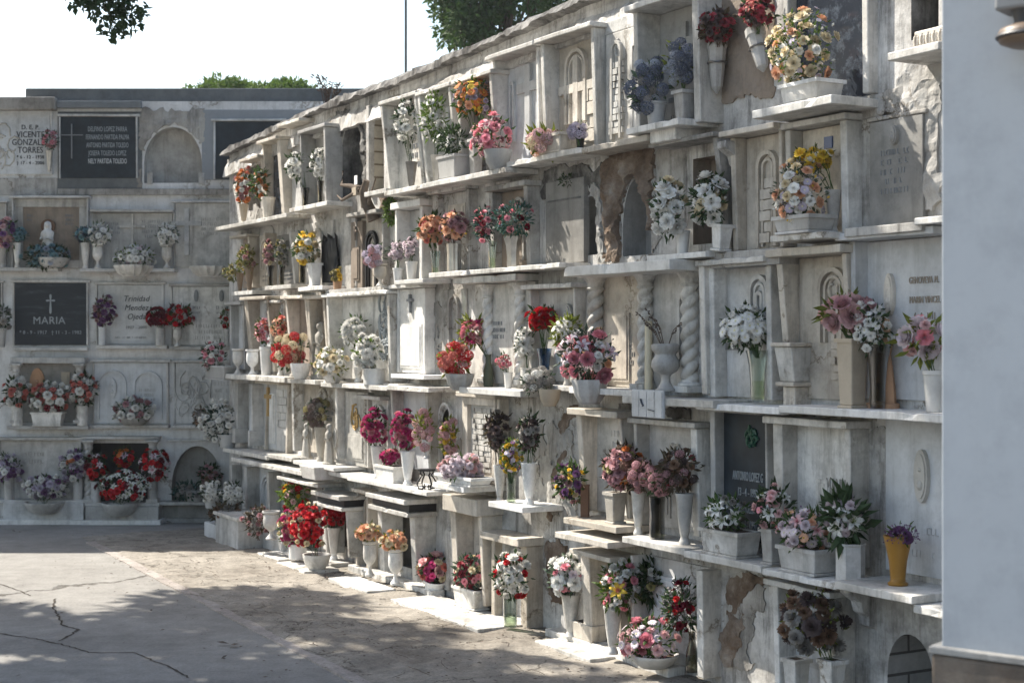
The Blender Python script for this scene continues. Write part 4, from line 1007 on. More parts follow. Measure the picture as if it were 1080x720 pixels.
# ground row
N(243, 257, 490, 566, 'far ground niche in shade behind the white flower clumps', posts='L', pw=(.05, .05), po=(.2, .2), plaque='marble_grey', mat='marble_grey', lintel=None)
N(257, 283, 492, 574, 'ground niche of tall grey posts behind the dried lilac pot', pw=(.10, .07), po=(.24, .20), plaque='marble_blue', mat='marble_grey', lintel=None)
N(283, 300, 496, 580, 'narrow shaded ground niche next to the green and pink bouquet', posts='R', pw=(.05, .05), po=(.22, .18), plaque='marble_grey', mat='marble_grey', lintel=None)
N(301, 342, 505, 584, 'ground niche under a white slab hidden behind red roses', pw=(.05, .04), po=(.30, .26), plaque='cement', mat='marble', lintel=(.03, .36))
N(338, 366, 532, 588, 'ground niche with a black stone band lintel beside the red flute vase', pw=(.09, .05), po=(.30, .26), plaque=None, mat='marble', lintel=(.03, .34, 'band'))
N(375, 388, 518, 604, 'narrow cream pilaster niche between two black banded tombs', pw=(.04, .04), po=(.15, .15), plaque='marble_cream', mat='marble_cream', lintel=(.03, .18))
N(398, 437, 536, 614, 'large ground niche with a black banded lintel and two cream urns', pw=(.09, .10), po=(.30, .26), plaque=None, mat='marble', lintel=(.035, .36, 'band'))
N(455, 471, 515, 628, 'plain whitewashed ground niche above the paper wrapped bouquet', posts='', plaque='plaster_white', pout=.015, lintel=None)
N(474, 507, 537, 640, 'cream ground niche with carved pediment under a block lintel', pw=(.10, .05), po=(.28, .22), plaque='marble_cream', mat='marble_cream', lintel=(.11, .30), relief=[('panel', .5, .25, .6, .4), ('arch', .5, .3, .2, .5)])
N(518, 556, 567, 664, 'fireplace shaped cream ground niche with a stepped mantel', pw=(.06, .10), po=(.20, .20), plaque='marble_grey', mat='marble_cream', lintel=(.05, .28), frame=(.03, .06, 'marble'))
N(612, 652, 583, 678, 'ground niche with an arched cream front under stacked slabs', pw=(.12, .04), po=(.26, .22), plaque='marble_cream', mat='marble_cream', lintel=(.03, .32), relief=[('arch2', .55, .1, .34, .85)])
N(664, 740, 585, 716, 'ground niche full of green leaves and pink roses', pw=(.03, .07), po=(.22, .20), plaque='plaster_grey', mat='marble', lintel=None, relief=[('panel', .5, .12, .7, .7)])
N(815, 880, 616, 740, 'shaded ground niche behind the faded grey hydrangeas', pw=(.05, .06), po=(.22, .2), plaque='plaster_grey', mat='marble', lintel=(.03, .26), relief=[('panel', .5, .2, .6, .6)])
# back wall
gb = dict(W=BW, mat='marble_grey')
DARK = 'marble_dark'
r, hw, H = N(-28, 55, 116, 184, 'white niche plaque with black lettering at the top beside a pink flower', plaque='marble_blue', po=(.05, .05), pw=(.03, .03), lintel=(.03, .06), frame=None, relief=[('scroll', .40, .42, .5, 8, 'statue_stone')],
  letters=[('D. E. P.', .735, .70, .10, 'letter_black', .9), ('VICENTE', .735, .575, .135, 'letter_black', .78), ('GONZALEZ', .735, .455, .135, 'letter_black', .78), ('TORRES', .735, .335, .135, 'letter_black', .78), ('* 6 - 12 - 1938', .735, .245, .075, 'letter_black', .9), ('† 17 - 4 - 2006', .735, .155, .075, 'letter_black', .9)], **gb)
r, hw, H = N(62, 145, 123, 188, 'dark slate niche plaque with five lines of pale names', plaque='granite_dark', po=(.05, .05), pw=(.02, .02), lintel=(.025, .06), relief=[('cross', .15, .60, .56, .014, 'letter_grey')],
  letters=[('DELFINO LOPEZ PARRA', .62, .76, .115, 'letter_silver', 0.50), ('FERNANDO PARTIDA PALMA', .62, .63, .115, 'letter_silver', 0.45), ('ANTONIO PARTIDA TOLEDO', .62, .50, .115, 'letter_silver', 0.43), ('JOSEFA TOLEDO LOPEZ', .62, .37, .115, 'letter_silver', 0.48), ('NELY PARTIDA TOLEDO', .62, .24, .115, 'letter_white', 0.48)], **gb)
N(153, 212, 139, 193, 'round headed grey niche with crumbling plaster around its arch', posts='', plaque=None, lintel=None, relief=[('panel', .04, .0, .10, .22), ('panel', .97, .0, .10, .22)], **gb)
N(225, 300, 128, 189, 'dark slate niche plaque partly hidden by the end of the sunlit wall', plaque='granite_dark', po=(.05, .05), pw=(.025, .02), lintel=(.025, .06), **gb)
N(-60, 6, 214, 281, 'niche at the picture edge behind purple and pink roses', plaque='marble_grey', po=(.08, .08), pw=(.02, .02), lintel=(.02, .1), **gb)
N(12, 93, 209, 283, 'double framed niche with a robed saint figure among teal flowers', plaque='cement_brown', po=(.12, .12), pw=(.02, .02), lintel=(.025, .14), frame=(.085, .03, 'marble_grey'), relief=[('lines', .22, .68, .12, .12, 2, 'letter_grey'), ('lines', .76, .62, .14, .18, 3, 'letter_grey')], **gb)
N(97, 181, 224, 283, 'niche with a white pediment and a slim central cross', plaque='marble_grey', posts='', po=(.10, .10), lintel=(.03, .12), relief=[('cross', .5, .62, .72, .035, 'marble'), ('lines', .25, .62, .3, .24, 3, 'letter_grey'), ('lines', .75, .55, .3, .36, 4, 'letter_grey')], **gb)
N(183, 260, 214, 282, 'plain white niche plaque engraved with one tall faint cross', plaque='marble', po=(.04, .04), pw=(.02, .02), lintel=(.025, .05), relief=[('cross', .17, .55, .72, .07, 'marble_grey'), ('lines', .5, .5, .3, .3, 4)], **gb)
N(-70, 2, 298, 364, 'slate niche cut off by the picture edge', plaque='granite_dark', po=(.05, .05), pw=(.02, .02), lintel=(.02, .06), **gb)
N(13, 93, 298, 364, 'dark veined marble niche engraved with a cross and a single name', plaque=DARK, po=(.05, .05), pw=(.025, .025), lintel=(.03, .06), relief=[],
  letters=[('†', .50, .58, .34, 'letter_silver', 1), ('MARIA', .48, .34, .17, 'letter_silver', 1.0), ('* 8 - 9 - 1917   † 11 - 3 - 1982', .5, .18, .08, 'letter_silver', .95)], **gb)
r, hw, H = N(101, 173, 300, 363, 'white marble niche with slanted grey script between purple and red flowers', plaque='marble_blue', po=(.05, .05), pw=(.02, .03), lintel=(.025, .06),
  relief=[('lines', .52, .10, .5, .05, 1, 'letter_grey')],
  letters=[('Trinidad', .60, .72, .135, 'letter_black', .9, 'CENTER', .3), ('Mendez', .60, .57, .135, 'letter_black', .9, 'CENTER', .3), ('Ojeda', .60, .42, .135, 'letter_black', .9, 'CENTER', .3), ('1927 - 2005', .6, .26, .07, 'letter_grey', 1)], **gb)
r, hw, H = N(180, 262, 302, 364, 'white niche plaque with two small round portraits and black names', plaque='marble', po=(.05, .05), pw=(.02, .02), lintel=(.03, .06), relief=[('oval', .32, .84, .055, .10, 'letter_grey'), ('oval', .66, .84, .055, .10, 'letter_grey'), ('lines', .23, .62, .36, .08, 1, 'letter_black'), ('lines', .25, .54, .3, .05, 1, 'letter_black'), ('lines', .72, .62, .30, .08, 1, 'letter_black'), ('lines', .72, .54, .28, .05, 1, 'letter_black'), ('lines', .5, .1, .6, .3, 3)], **gb)
N(14, 88, 383, 446, 'niche with two small columns and a brown relief above coral flowers', plaque='cement', posts='', po=(.14, .14), lintel=(.06, .18), twist=[(.06, .035), (.96, .035)], relief=[('oval', .32, .62, .22, .30, 'terracotta'), ('panel', .72, .55, .12, .30, 'tan_ceramic')], **gb)
N(97, 178, 382, 447, 'grey niche carved with two round topped reliefs above a white bouquet', plaque='marble_blue', po=(.06, .06), pw=(.02, .03), lintel=(.03, .08), relief=[('arch', .25, .08, .38, .80), ('arch', .74, .08, .38, .78), ('oval', .26, .58, .1, .16), ('lines', .74, .3, .26, .3, 4)], **gb)
N(183, 262, 382, 447, 'grey niche carved with a leafy relief next to the hanging white clump', plaque='marble_grey', po=(.05, .05), pw=(.02, .02), lintel=(.025, .06), relief=[('scroll', .26, .45, .6, 14, 'marble_grey'), ('lines', .7, .4, .35, .45, 4)], **gb)
N(-4, 86, 464, 526, 'low grey niche behind the purple and white bouquets', plaque='marble_grey', po=(.10, .10), pw=(.03, .03), lintel=(.03, .14), relief=[('lines', .45, .6, .3, .25, 2)], **gb)
N(90, 166, 463, 529, 'black open niche with pale columns full of red and white lilies', plaque=None, posts='', po=(.14, .14), lintel=(.03, .18), twist=[(.06, .04), (.95, .04)], **gb)
N(176, 242, 466, 528, 'low round arched grey niche in the corner behind green foliage', posts='', plaque=None, lintel=(.02, .05), **gb)
# ------------------------------------------------------------------ flowers and vases on the long wall (positions read off the photo)
# top shelf
V('flute', 257, 234, 10, 21, 'tan_ceramic', 'slim beige vase holding the far orange and pink bouquet', flute=.06)
B(258, 196, 23, 42, 'rose:O:6:8 mum:CO:4:7 rose:W:4:7 rose:DP:4:7', 'orange coral and white bouquet at the far top end of the wall', n=50, mouth=216)
V('pot', 283, 227, 15, 23, 'marble_cream', 'cream ribbed pot holding the small orange bouquet', flute=.04)
B(275, 194, 17, 34, 'rose:O:4:8 daisy:W:4:7 rose:PE:2:7', 'narrow orange and white bouquet with long green blades', 'G', 90, lsz=1.3, mouth=207)
V('glass', 322, 214, 9, 21, 'glass_dark', 'dark glass vase in the box niche under loose white roses')
B(314, 175, 28, 32, 'rose:W:9:9', 'loose white roses leaning out of the box niche', 'D', 60, mouth=194)
V('glass', 338, 212, 9, 25, 'glass_dark', 'smoky glass vase beside the slab under upright white roses')
B(337, 171, 19, 34, 'rose:W:8:9', 'upright white roses close to the plain side slab', 'D', 40, mouth=188)
V('cone', 434, 190, 14, 29, 'metal_dark', 'dark metal cone vase holding tall white roses', hex_=8)
B(429, 129, 31, 48, 'rose:W:7:12 rose:W:2:9', 'tall white roses in the farther metal cone vase', 'D', 70, mouth=163, stems=7)
V('cone', 460, 186, 13, 31, 'metal', 'bright metal cone vase holding white gladioli', hex_=8)
B(459, 124, 33, 58, 'rose:W:6:12 bud:W:4:9', 'white gladioli with feathery green fronds', 'V', 170, mouth=157, lsz=.9)
V('box', 481, 184, 24, 25, 'grey_pot', 'grey fluted planter of small white flowers and dark leaves', dp=.16)
B(478, 149, 36, 30, 'daisy:W:5:6 bud:W:3:5', 'dark leafy plant with a few small white flowers', 'D', 150, mouth=162)
V('sq', 502, 181, 15, 40, 'marble_grey', 'tall grey vase hidden behind the pink lilies on the top shelf', out=.09)
B(501, 103, 52, 44, 'daisy:O:9:11 daisy:Y:6:9 rose:PE:5:10 mum:L:7:8', 'orange gerberas and yellow daisies with mauve tufts', 'G', 110, mouth=140, out=.13)
V('bowl', 525, 187, 30, 21, 'grey_pot', 'round grey bowl holding pink and white lilies', out=.2)
B(520, 146, 51, 52, 'rose:P:9:13 lily:LP:6:14 rose:DP:5:11 bud:W:4:8', 'dense pink roses and white lilies in a round grey bowl', 'G', 70, mouth=172, out=.2)
V('box', 590, 174, 30, 19, 'marble_cream', 'low cream planter under the peach pink hydrangeas', dp=.15)
B(575, 151, 46, 30, 'hyd:LP:6:17 hyd:PE:3:15 hyd:C:2:14', 'peach pink hydrangeas with broad yellow green leaves', 'Y', 36, lsz=1.5, mouth=160, out=.17)
V('bell', 612, 170, 15, 22, 'black_iron', 'small dark footed cup of lilac hydrangea')
B(611, 138, 23, 21, 'hyd:L:5:12', 'single lilac hydrangea head in a dark cup', n=16, mouth=149)
V('pot', 692, 129, 24, 24, 'grey_pot', 'grey pot hidden under the larger slate blue hydrangeas', out=.2)
B(686, 94, 49, 66, 'hyd:B:9:18 hyd:LB:5:16 hyd:GR:3:15', 'drooping slate blue and grey hydrangeas on the top shelf', 'S', 60, mouth=118, out=.2)
V('sq', 722, 119, 22, 31, 'marble_grey', 'square grey vase holding the nearer blue hydrangeas', out=.15)
B(718, 67, 34, 52, 'hyd:B:7:17 hyd:LB:3:15', 'dark blue hydrangeas with a bright green leaf', 'Y', 30, mouth=90, out=.16)
for a in ((757, 99, 22, 58, 0, 'old white wall vase hanging straight in an iron ring'), (806, 76, 22, 50, -.30, 'old white wall vase hanging tilted by the glass niche')):
    x, z, t = RW.hit(a[0], a[1], .07); k = t / F; o = empty('hanging_vase', RW.world(x, .075, z), RW.rot); o.rotation_euler = (0, a[4], RW.rot)
    tag(o, a[5], 'vase', 'vases and planters along the sunlit niche wall'); r_, h_ = a[2] * k / 2, a[3] * k
    m = MB(); m.lathe([(r_ * .12, 0), (r_ * .55, h_ * .12), (r_ * .74, h_ * .45), (r_ * .90, h_ * .80), (r_ * 1.0, h_ * .84), (r_ * 1.0, h_), (r_ * .85, h_), (r_ * .8, h_ * .9)], 8); m.build('body', 'marble_grey', o, smooth=20)
    m = MB(); m.tube([(r_ * .88 * math.cos(2 * PI * i / 16), r_ * .88 * math.sin(2 * PI * i / 16), h_ * .56) for i in range(17)], .006, 6); m.tube([(0, r_ * .85, h_ * .56), (0, .074, h_ * .56)], .006, 6); m.build('ring', 'metal_dark', o)
B(757, 28, 42, 38, 'rose:RD:9:14 rose:DK:8:13', 'faded dark red dried roses in the straight hanging vase', 'B', 90, mouth=44, out=.10)
B(800, 12, 42, 36, 'rose:RD:8:14 rose:DK:4:12 lily:CO:4:14', 'faded coral red dried flowers in the tilted hanging vase', 'D', 70, mouth=30, out=.10)
V('box', 856, 106, 52, 22, 'marble_bright', 'long white planter on the top slab under cream and peach roses', dp=.17, out=.17)
B(847, 51, 78, 88, 'rose:PE:5:16 rose:C:13:16 rose:W:5:13 daisy:L:9:9 bud:Y:8:7 bud:W:8:8' , 'big cream peach and pale yellow rose bouquet before dark glass', 'V', 260, mouth=90, out=.18, lsz=.6)
# second shelf
V('cone', 253, 308, 9, 20, 'brown_vase', 'low brown vase of trailing olive dried flowers at the far end')
B(247, 288, 24, 18, 'mum:OL:6:7 bud:C:4:5', 'trailing olive yellow dried flowers overhanging the wall end', 'Y', 50, mouth=291)
V('cone', 263, 306, 10, 25, 'brown_vase', 'taller brown vase of olive and mauve dried flowers')
B(260, 273, 23, 28, 'mum:OL:6:8 mum:DP:4:7 bud:Y:3:5', 'upright olive and mauve dried flowers at the far end', 'Y', 60, mouth=283)
V('glass', 285, 301, 9, 22, 'glass_dark', 'slim glass vase of dried pinkish spikes on the second shelf')
B(284, 267, 14, 28, 'mum:DP:5:7 mum:C:5:6', 'dried pinkish cream flower spike beside its twin', 'B', 50, mouth=281)
V('glass', 297, 300, 9, 23, 'glass_dark', 'slim glass vase of grey green dried spikes on the second shelf')
B(297, 266, 15, 28, 'mum:GR:5:7 mum:OL:5:6', 'grey green dried flower spike beside the pinkish one', 'S', 60, mouth=280)
V('jar', 319, 301, 9, 21, 'glass_dark', 'small glass jar beside the white square yellow rose vase', out=.16)
V('sq', 332, 299, 15, 24, 'marble_bright', 'white square vase of yellow and white roses')
B(324, 261, 32, 36, 'rose:Y:5:10 rose:C:4:10 rose:W:7:10', 'yellow and white roses before the whitewashed arch', 'G', 70, mouth=277, out=.15)
V('pot', 356, 304, 11, 12, 'terracotta', 'tiny clay pot under the yellow dried tuft')
B(355, 290, 14, 16, 'mum:OL:4:7 rose:Y:2:7', 'tiny yellow dried tuft beside the black draped opening', 'B', 30, mouth=296)
V('urn', 401, 304, 15, 24, 'statue_stone', 'weathered stone urn of dried lilac flowers')
B(397, 271, 27, 28, 'hyd:L:5:12 hyd:DP:4:11', 'dried lilac hydrangeas before the iron hoop arch', 'S', 40, mouth=283)
V('pot', 420, 294, 12, 18, 'white_plastic', 'farther white pot in the box frame niche', out=.13)
B(419, 265, 18, 22, 'mum:LI:8:8', 'farther clump of pale lilac chrysanthemums in the box frame', 'D', 50, mouth=276, out=.13)
V('pot', 434, 293, 13, 20, 'white_plastic', 'nearer white pot in the box frame niche', out=.13)
B(433, 261, 18, 22, 'mum:LI:8:8', 'nearer clump of pale lilac chrysanthemums in the box frame', 'D', 50, mouth=274, out=.13)
V('glass', 459, 285, 11, 29, 'glass', 'fluted clear glass vase of peach roses', flute=.06)
B(456, 242, 34, 34, 'rose:PE:8:13 rose:CO:3:10 bud:Y:5:6', 'dusty peach roses with yellow sprigs in fluted glass', 'G', 50, mouth=257)
V('jar', 479, 284, 16, 30, 'metal', 'wide silvered vase of dusty pink roses', flute=.05)
B(480, 238, 33, 34, 'rose:DP:7:13 rose:PE:4:12 rose:BR:2:11 bud:Y:5:6', 'dusty pink roses in a silvered vase on the second shelf', 'B', 50, mouth=254)
V('glass', 519, 282, 11, 30, 'glass', 'clear glass vase of teal leaves and red buds', flute=.05)
B(512, 236, 28, 42, 'rose:P:5:9 rose:RD:3:8 bud:C:5:5 bud:TE:8:6', 'loose teal foliage with pink red rosebuds in clear glass', 'T', 150, mouth=254, lsz=.7)
V('glass', 541, 281, 21, 33, 'metal', 'mirrored flared vase of bushy teal green foliage', hex_=8)
B(543, 231, 48, 38, 'rose:P:4:9 bud:TE:14:6 rose:DR:2:9 bud:W:6:5', 'bushy teal green foliage with a few pink buds in a mirrored vase', 'T', 260, mouth=250, lsz=.7)
V('pot', 720, 260, 16, 25, 'white_plastic', 'plain white pot under the trailing white roses', out=.12)
B(706, 220, 44, 66, 'rose:W:9:19 rose:C:3:16 bud:W:6:8 rose:LI:2:11', 'trailing white roses at the pale wall panel', 'D', 90, mouth=240, out=.19)
V('sq', 760, 257, 21, 27, 'marble_bright', 'tipped white square pot of white roses by the dark alcove', out=.14, tilt=.12)
B(749, 212, 44, 58, 'rose:W:7:19 rose:C:3:15 bud:W:5:8', 'white roses with dark glossy leaves by the dark alcove', 'D', 120, mouth=236, out=.16)
V('box', 848, 259, 50, 18, 'marble_grey', 'low grey planter under the yellow peach and lilac bouquet', dp=.16, out=.2)
B(845, 205, 62, 78, 'rose:PE:6:15 daisy:L:10:12 rose:W:7:13 rose:C:9:14 bud:Y:6:8 bud:W:6:7', 'peach and pale lilac bouquet before the brick filled arch', 'S', 170, mouth=244, out=.2, lsz=.6)
V('flute', 879, 240, 18, 46, 'marble_grey', 'draped grey stone vase of yellow roses on the second shelf', out=.10)
B(858, 168, 48, 26, 'rose:Y:7:16', 'bright yellow roses above the peach and lilac bouquet', 'Y', 40, mouth=196, out=.13, stems=5)
# third shelf
V('box', 232, 400, 24, 14, 'grey_pot', 'grey trough on the wall end under pink and white flowers', out=.2, dp=.12)
B(228, 376, 34, 36, 'rose:P:7:8 rose:W:7:8 bud:LP:5:6', 'pink and white bunch overhanging the far end of the third shelf', 'D', 110, mouth=390, out=.2)
V('urn', 251, 393, 13, 27, 'marble_bright', 'empty white footed urn standing first on the third shelf', out=.17)
V('urn', 266, 393, 14, 27, 'marble_bright', 'empty white footed urn beside the pink lily vase', out=.17)
V('pot', 281, 391, 15, 30, 'white_plastic', 'tall white pot of pink lilies on the third shelf', out=.10)
B(278, 349, 21, 28, 'lily:P:5:10 rose:CO:4:8 rose:LP:3:8', 'coral pink lilies above the empty white urns', 'G', 50, mouth=364, out=.11)
V('flute', 296, 394, 12, 32, 'marble', 'white vase of peach lilies behind the red and white clump', out=.08)
B(296, 346, 22, 30, 'lily:PE:5:11 rose:CO:3:9', 'peach lilies behind the red and white clump', 'G', 50, mouth=364, out=.10)
V('bowl', 317, 403, 22, 17, 'marble_bright', 'white bowl of crimson and cream cockscombs', out=.2)
B(308, 371, 46, 40, 'hyd:R:7:13 hyd:C:9:12', 'crimson and cream cockscomb clump on the third shelf', 'G', 130, mouth=390, out=.2, lsz=.9)
V('bowl', 351, 408, 24, 13, 'marble', 'shallow white bowl of cream roses and a pink lily', out=.2)
B(351, 382, 43, 34, 'rose:C:7:11 rose:W:6:11 mum:W:4:9', 'cream roses with pale green fillers in a shallow bowl', 'Y', 80, mouth=398, out=.2)
V('flute', 378, 403, 15, 38, 'marble', 'white vase half hidden by white pompoms on the third shelf', out=.08)
B(376, 350, 38, 36, 'carn:W:15:11', 'white carnations high behind the white pompoms', 'G', 50, mouth=368, out=.11)
V('cyl', 395, 404, 25, 17, 'marble_bright', 'round white pot of white pompom chrysanthemums', out=.17)
B(389, 372, 36, 42, 'ball:W:12:13 bud:W:5:5', 'white pompom chrysanthemums in a round white pot', 'V', 60, mouth=390, out=.18)
V('bowl', 485, 411, 30, 17, 'marble_grey', 'ribbed grey bowl of salmon red blossoms beside the twisted column', out=.22, flute=.05)
B(481, 380, 41, 36, 'hyd:R:7:14 hyd:CO:6:13 carn:LP:4:9', 'salmon red blossoms in a bowl beside the twisted column', 'Y', 60, mouth=398, out=.22)
V('bottle', 515, 407, 11, 34, 'olive_ceramic', 'dark olive bottle vase behind the twisted column', out=.07)
B(500, 350, 34, 32, 'carn:P:6:10 carn:M:3:9 carn:LP:3:8', 'pink carnations behind the far twisted column', 'Y', 60, mouth=374, out=.09, lsz=1.3)
V('pot', 536, 407, 10, 17, 'white_plastic', 'little white pot of small pink flowers between twisted columns', out=.12)
B(532, 381, 20, 17, 'carn:P:7:6 carn:LP:4:5', 'small pink flowers between the two slim twisted columns', 'G', 50, mouth=391, out=.13)
V('glass', 574, 404, 17, 38, 'glass_blue', 'blue tinted glass vase of red carnations', out=.08)
B(573, 335, 38, 28, 'carn:R:13:12', 'deep red carnations in blue tinted glass', 'D', 60, mouth=367, out=.10, stems=12)
V('cyl', 557, 404, 17, 17, 'marble', 'white pot of shaggy white chrysanthemums beside red carnations', out=.10)
B(554, 361, 22, 32, 'mum:W:9:11', 'shaggy white chrysanthemums beside the red carnations', 'D', 50, mouth=380, out=.11)
V('bowl', 580, 424, 24, 18, 'tan_ceramic', 'peach coloured bowl of frosted grey flowers', out=.2, z=1.43)
B(567, 402, 40, 28, 'hyd:GR:9:14 hyd:W:3:12', 'frosted grey white flower mass spilling from a peach bowl', 'S', 50, mouth=412, out=.21)
V('flute', 598, 403, 13, 38, 'marble', 'white vase with a green spiky tuft behind pink roses', out=.08)
B(598, 350, 32, 36, 'mum:W:6:13 daisy:W:4:11', 'white chrysanthemums topped by a spiky yellow green tuft', 'Y', 110, mouth=370, out=.10, lsz=1.2)
V('bowl', 622, 426, 38, 26, 'marble_grey', 'large ribbed white bowl of pink roses and lilies', out=.25, flute=.05)
B(621, 375, 68, 58, 'peony:P:6:19 rose:PE:3:15 lily:LI:5:22 rose:W:4:12 bud:GR:8:6', 'pink roses and striped lilies in a large ribbed bowl', 'S', 170, mouth=406, out=.25)
V('fancy', 702, 412, 31, 50, 'marble_grey', 'large empty looking grey footed urn with dry twigs', out=.15)
V('glass', 799, 424, 25, 54, 'glass', 'clear flared glass vase full of green stems and white chrysanthemums', out=.12)
B(788, 346, 58, 50, 'daisy:W:30:15 mum:W:6:12', 'white daisy chrysanthemums in a clear flared vase', 'D', 110, mouth=380, out=.12, stems=24)
V('sq', 899, 426, 30, 72, 'tan_ceramic', 'tall tan vase painted with a blue flower', out=.17)
B(893, 331, 60, 42, 'peony:LP:3:27 peony:DP:2:22 rose:PE:2:18', 'large dusky pink peonies with olive leaves', 'Y', 40, mouth=358, out=.18, lsz=1.3)
V('glass', 926, 427, 27, 68, 'glass_dark', 'dark glass vase of white alstroemerias', out=.12)
B(919, 346, 48, 58, 'daisy:W:9:12 mum:W:10:13 bud:W:8:8', 'white alstroemerias between the two peony bouquets', 'D', 90, mouth=372, out=.13, stems=12)
V('pot', 986, 424, 26, 44, 'white_plastic', 'white vase of peonies beside the pale pier', out=.13)
B(974, 355, 54, 50, 'peony:LI:3:26 peony:P:2:24 rose:LP:3:16', 'white and pink peonies with golden leaves beside the pale pier', 'Y', 40, mouth=384, out=.14, lsz=1.4)
# fourth shelf
V('pot', 211, 456, 13, 14, 'grey_pot', 'small grey pot of brownish flowers at the far wall end', out=.3, z=1.02)
B(213, 440, 20, 20, 'rose:BR:4:7 mum:GR:5:6', 'brownish faded bunch at the far wall end', 'B', 60, mouth=450, out=.3)
V('pot', 240, 474, 22, 14, 'grey_pot', 'grey pot of the big white carnation clump', out=.17)
B(234, 446, 44, 50, 'mum:W:22:9', 'big clump of white carnations hanging at the far wall end', 'T', 170, mouth=466, out=.2)
V('flute', 338, 488, 14, 36, 'statue_stone', 'slim stone vase between the two angel statues', out=.10)
B(335, 436, 31, 34, 'hyd:DK:6:12 hyd:OL:4:11 hyd:GR:3:10', 'dark withered hydrangeas above the angel statues', 'S', 60, mouth=454, out=.12)
V('flute', 398, 503, 15, 34, 'marble_bright', 'farther white flute vase of magenta carnations', out=.15)
B(396, 450, 31, 42, 'carn:M:9:12 carn:P:4:9', 'farther tall bunch of magenta carnations', 'G', 90, mouth=471, out=.15, lsz=.8)
V('flute', 430, 508, 16, 36, 'marble_bright', 'nearer white flute vase of magenta carnations', out=.18)
B(426, 452, 32, 44, 'carn:M:9:12 carn:P:6:9', 'nearer tall bunch of magenta carnations', 'G', 90, mouth=474, out=.18, lsz=.8)
V('box', 413, 506, 24, 16, 'marble_bright', 'small white trough of low magenta carnations', out=.17, dp=.12)
B(412, 481, 24, 18, 'carn:M:8:9 carn:P:3:8', 'low magenta carnations between two white flute vases', 'G', 30, mouth=491, out=.17)
V('flute', 450, 488, 11, 20, 'marble_grey', 'little grey vase standing in the iron lyre stand', out=.20, z=1.0)
B(448, 455, 26, 48, 'hyd:DP:5:13 hyd:LP:3:11', 'tall dusty pink hydrangeas in the iron lyre stand', 'Y', 70, mouth=476, out=.20)
V('flute', 474, 508, 11, 26, 'marble_grey', 'grey vase before the black arched opening', out=.12)
B(474, 462, 20, 44, 'hyd:DP:4:12 carn:Y:3:8 rose:LP:3:9', 'slender pink and yellow flowers before the black arched opening', 'Y', 70, mouth=484, out=.13)
V('box', 489, 512, 44, 9, 'marble_bright', 'shallow white tray of blush chrysanthemums', out=.22, dp=.16)
B(488, 493, 52, 30, 'mum:LI:16:12 mum:LP:8:11', 'wide mound of blush pink chrysanthemums in a shallow tray', 'G', 60, mouth=508, out=.22)
V('flute', 527, 530, 14, 40, 'marble', 'white flute vase of brown dried roses left of the yellow bunch', out=.13)
B(526, 455, 30, 44, 'rose:DK:8:12 rose:GR:3:11', 'brown dried roses above the carved brick tablet', 'B', 90, mouth=488, out=.13)
V('jar', 539, 531, 11, 26, 'glass', 'glass jar of yellow and purple meadow flowers', out=.22)
B(541, 481, 30, 40, 'carn:Y:10:8 daisy:L:8:7 daisy:PU:5:7', 'yellow and purple meadow flowers in a glass jar', 'V', 150, mouth=506, out=.22, stems=16, lsz=.7)
V('flute', 558, 533, 18, 44, 'marble_bright', 'larger white flute vase of grey brown dried roses', out=.18)
B(559, 456, 28, 42, 'rose:DK:7:12 rose:GR:4:11', 'grey brown dried roses on a dark stem', 'D', 70, mouth=490, out=.18)
V('cyl', 617, 544, 12, 34, 'brown_wood', 'square brown wooden holder of purple and yellow flowers', out=.12, hex_=4)
B(603, 509, 36, 44, 'mum:PU:5:11 rose:Y:4:8 rose:DP:4:9 carn:C:3:8', 'purple yellow and cream mixed bunch by the cracked wall', 'G', 110, mouth=528, out=.16)
V('sq', 649, 552, 22, 32, 'statue_stone', 'carved stone vase of wilted rose and ochre flowers', out=.14)
B(659, 494, 48, 54, 'rose:DP:11:15 rose:O:2:11 rose:OL:4:11 hyd:BR:4:14', 'wilted rose and ochre bouquet in a carved stone vase', 'B', 100, mouth=523, out=.16)
V('flute', 673, 566, 16, 46, 'marble', 'white flute vase of mauve pink dried flowers', out=.14)
B(680, 502, 36, 36, 'hyd:DP:6:13 hyd:LP:3:12', 'mauve pink dried hydrangeas between two darker bunches', 'B', 50, mouth=522, out=.17)
V('jar', 693, 570, 18, 44, 'glass_dark', 'murky glass vase packed with stems', out=.16)
B(697, 508, 28, 34, 'hyd:DP:6:12 rose:DP:4:12', 'dusky rose bunch in murky glass', 'D', 60, mouth=530, out=.17, stems=16)
V('flute', 722, 575, 20, 54, 'marble_grey', 'tall bluish grey footed vase of brown and mauve dried flowers', out=.16)
B(716, 494, 46, 46, 'hyd:DP:4:14 rose:BR:6:13 rose:RD:2:12 hyd:DK:4:13', 'leaning dull brown and mauve dried flowers in a tall grey vase', 'B', 110, mouth=524, out=.16)
V('box', 770, 585, 50, 26, 'marble', 'white planter of white lilies under the black granite plaque', out=.16, dp=.15)
B(767, 541, 48, 40, 'lily:W:6:20 mum:GR:5:11 bud:W:5:7', 'white lilies under the black granite plaque', 'G', 110, mouth=560, out=.16)
V('sq', 815, 594, 24, 37, 'marble_grey', 'tall square grey vase of pink tinged lilies', out=.17)
B(817, 535, 42, 48, 'lily:W:4:18 rose:LP:5:12 daisy:P:3:9', 'pink tinged lilies with a dark upright leaf', 'D', 90, mouth=558, out=.17, lsz=1.2)
V('box', 853, 604, 52, 26, 'marble_grey', 'long grey planter of pastel mixed flowers', out=.17, dp=.16)
B(852, 557, 64, 46, 'daisy:LI:9:13 lily:LP:4:18 rose:PE:3:13 mum:LI:6:13 daisy:PE:2:14 bud:PU:5:6', 'pastel pink lilac and orange mixed flowers in a long planter', 'G', 100, mouth=582, out=.18)
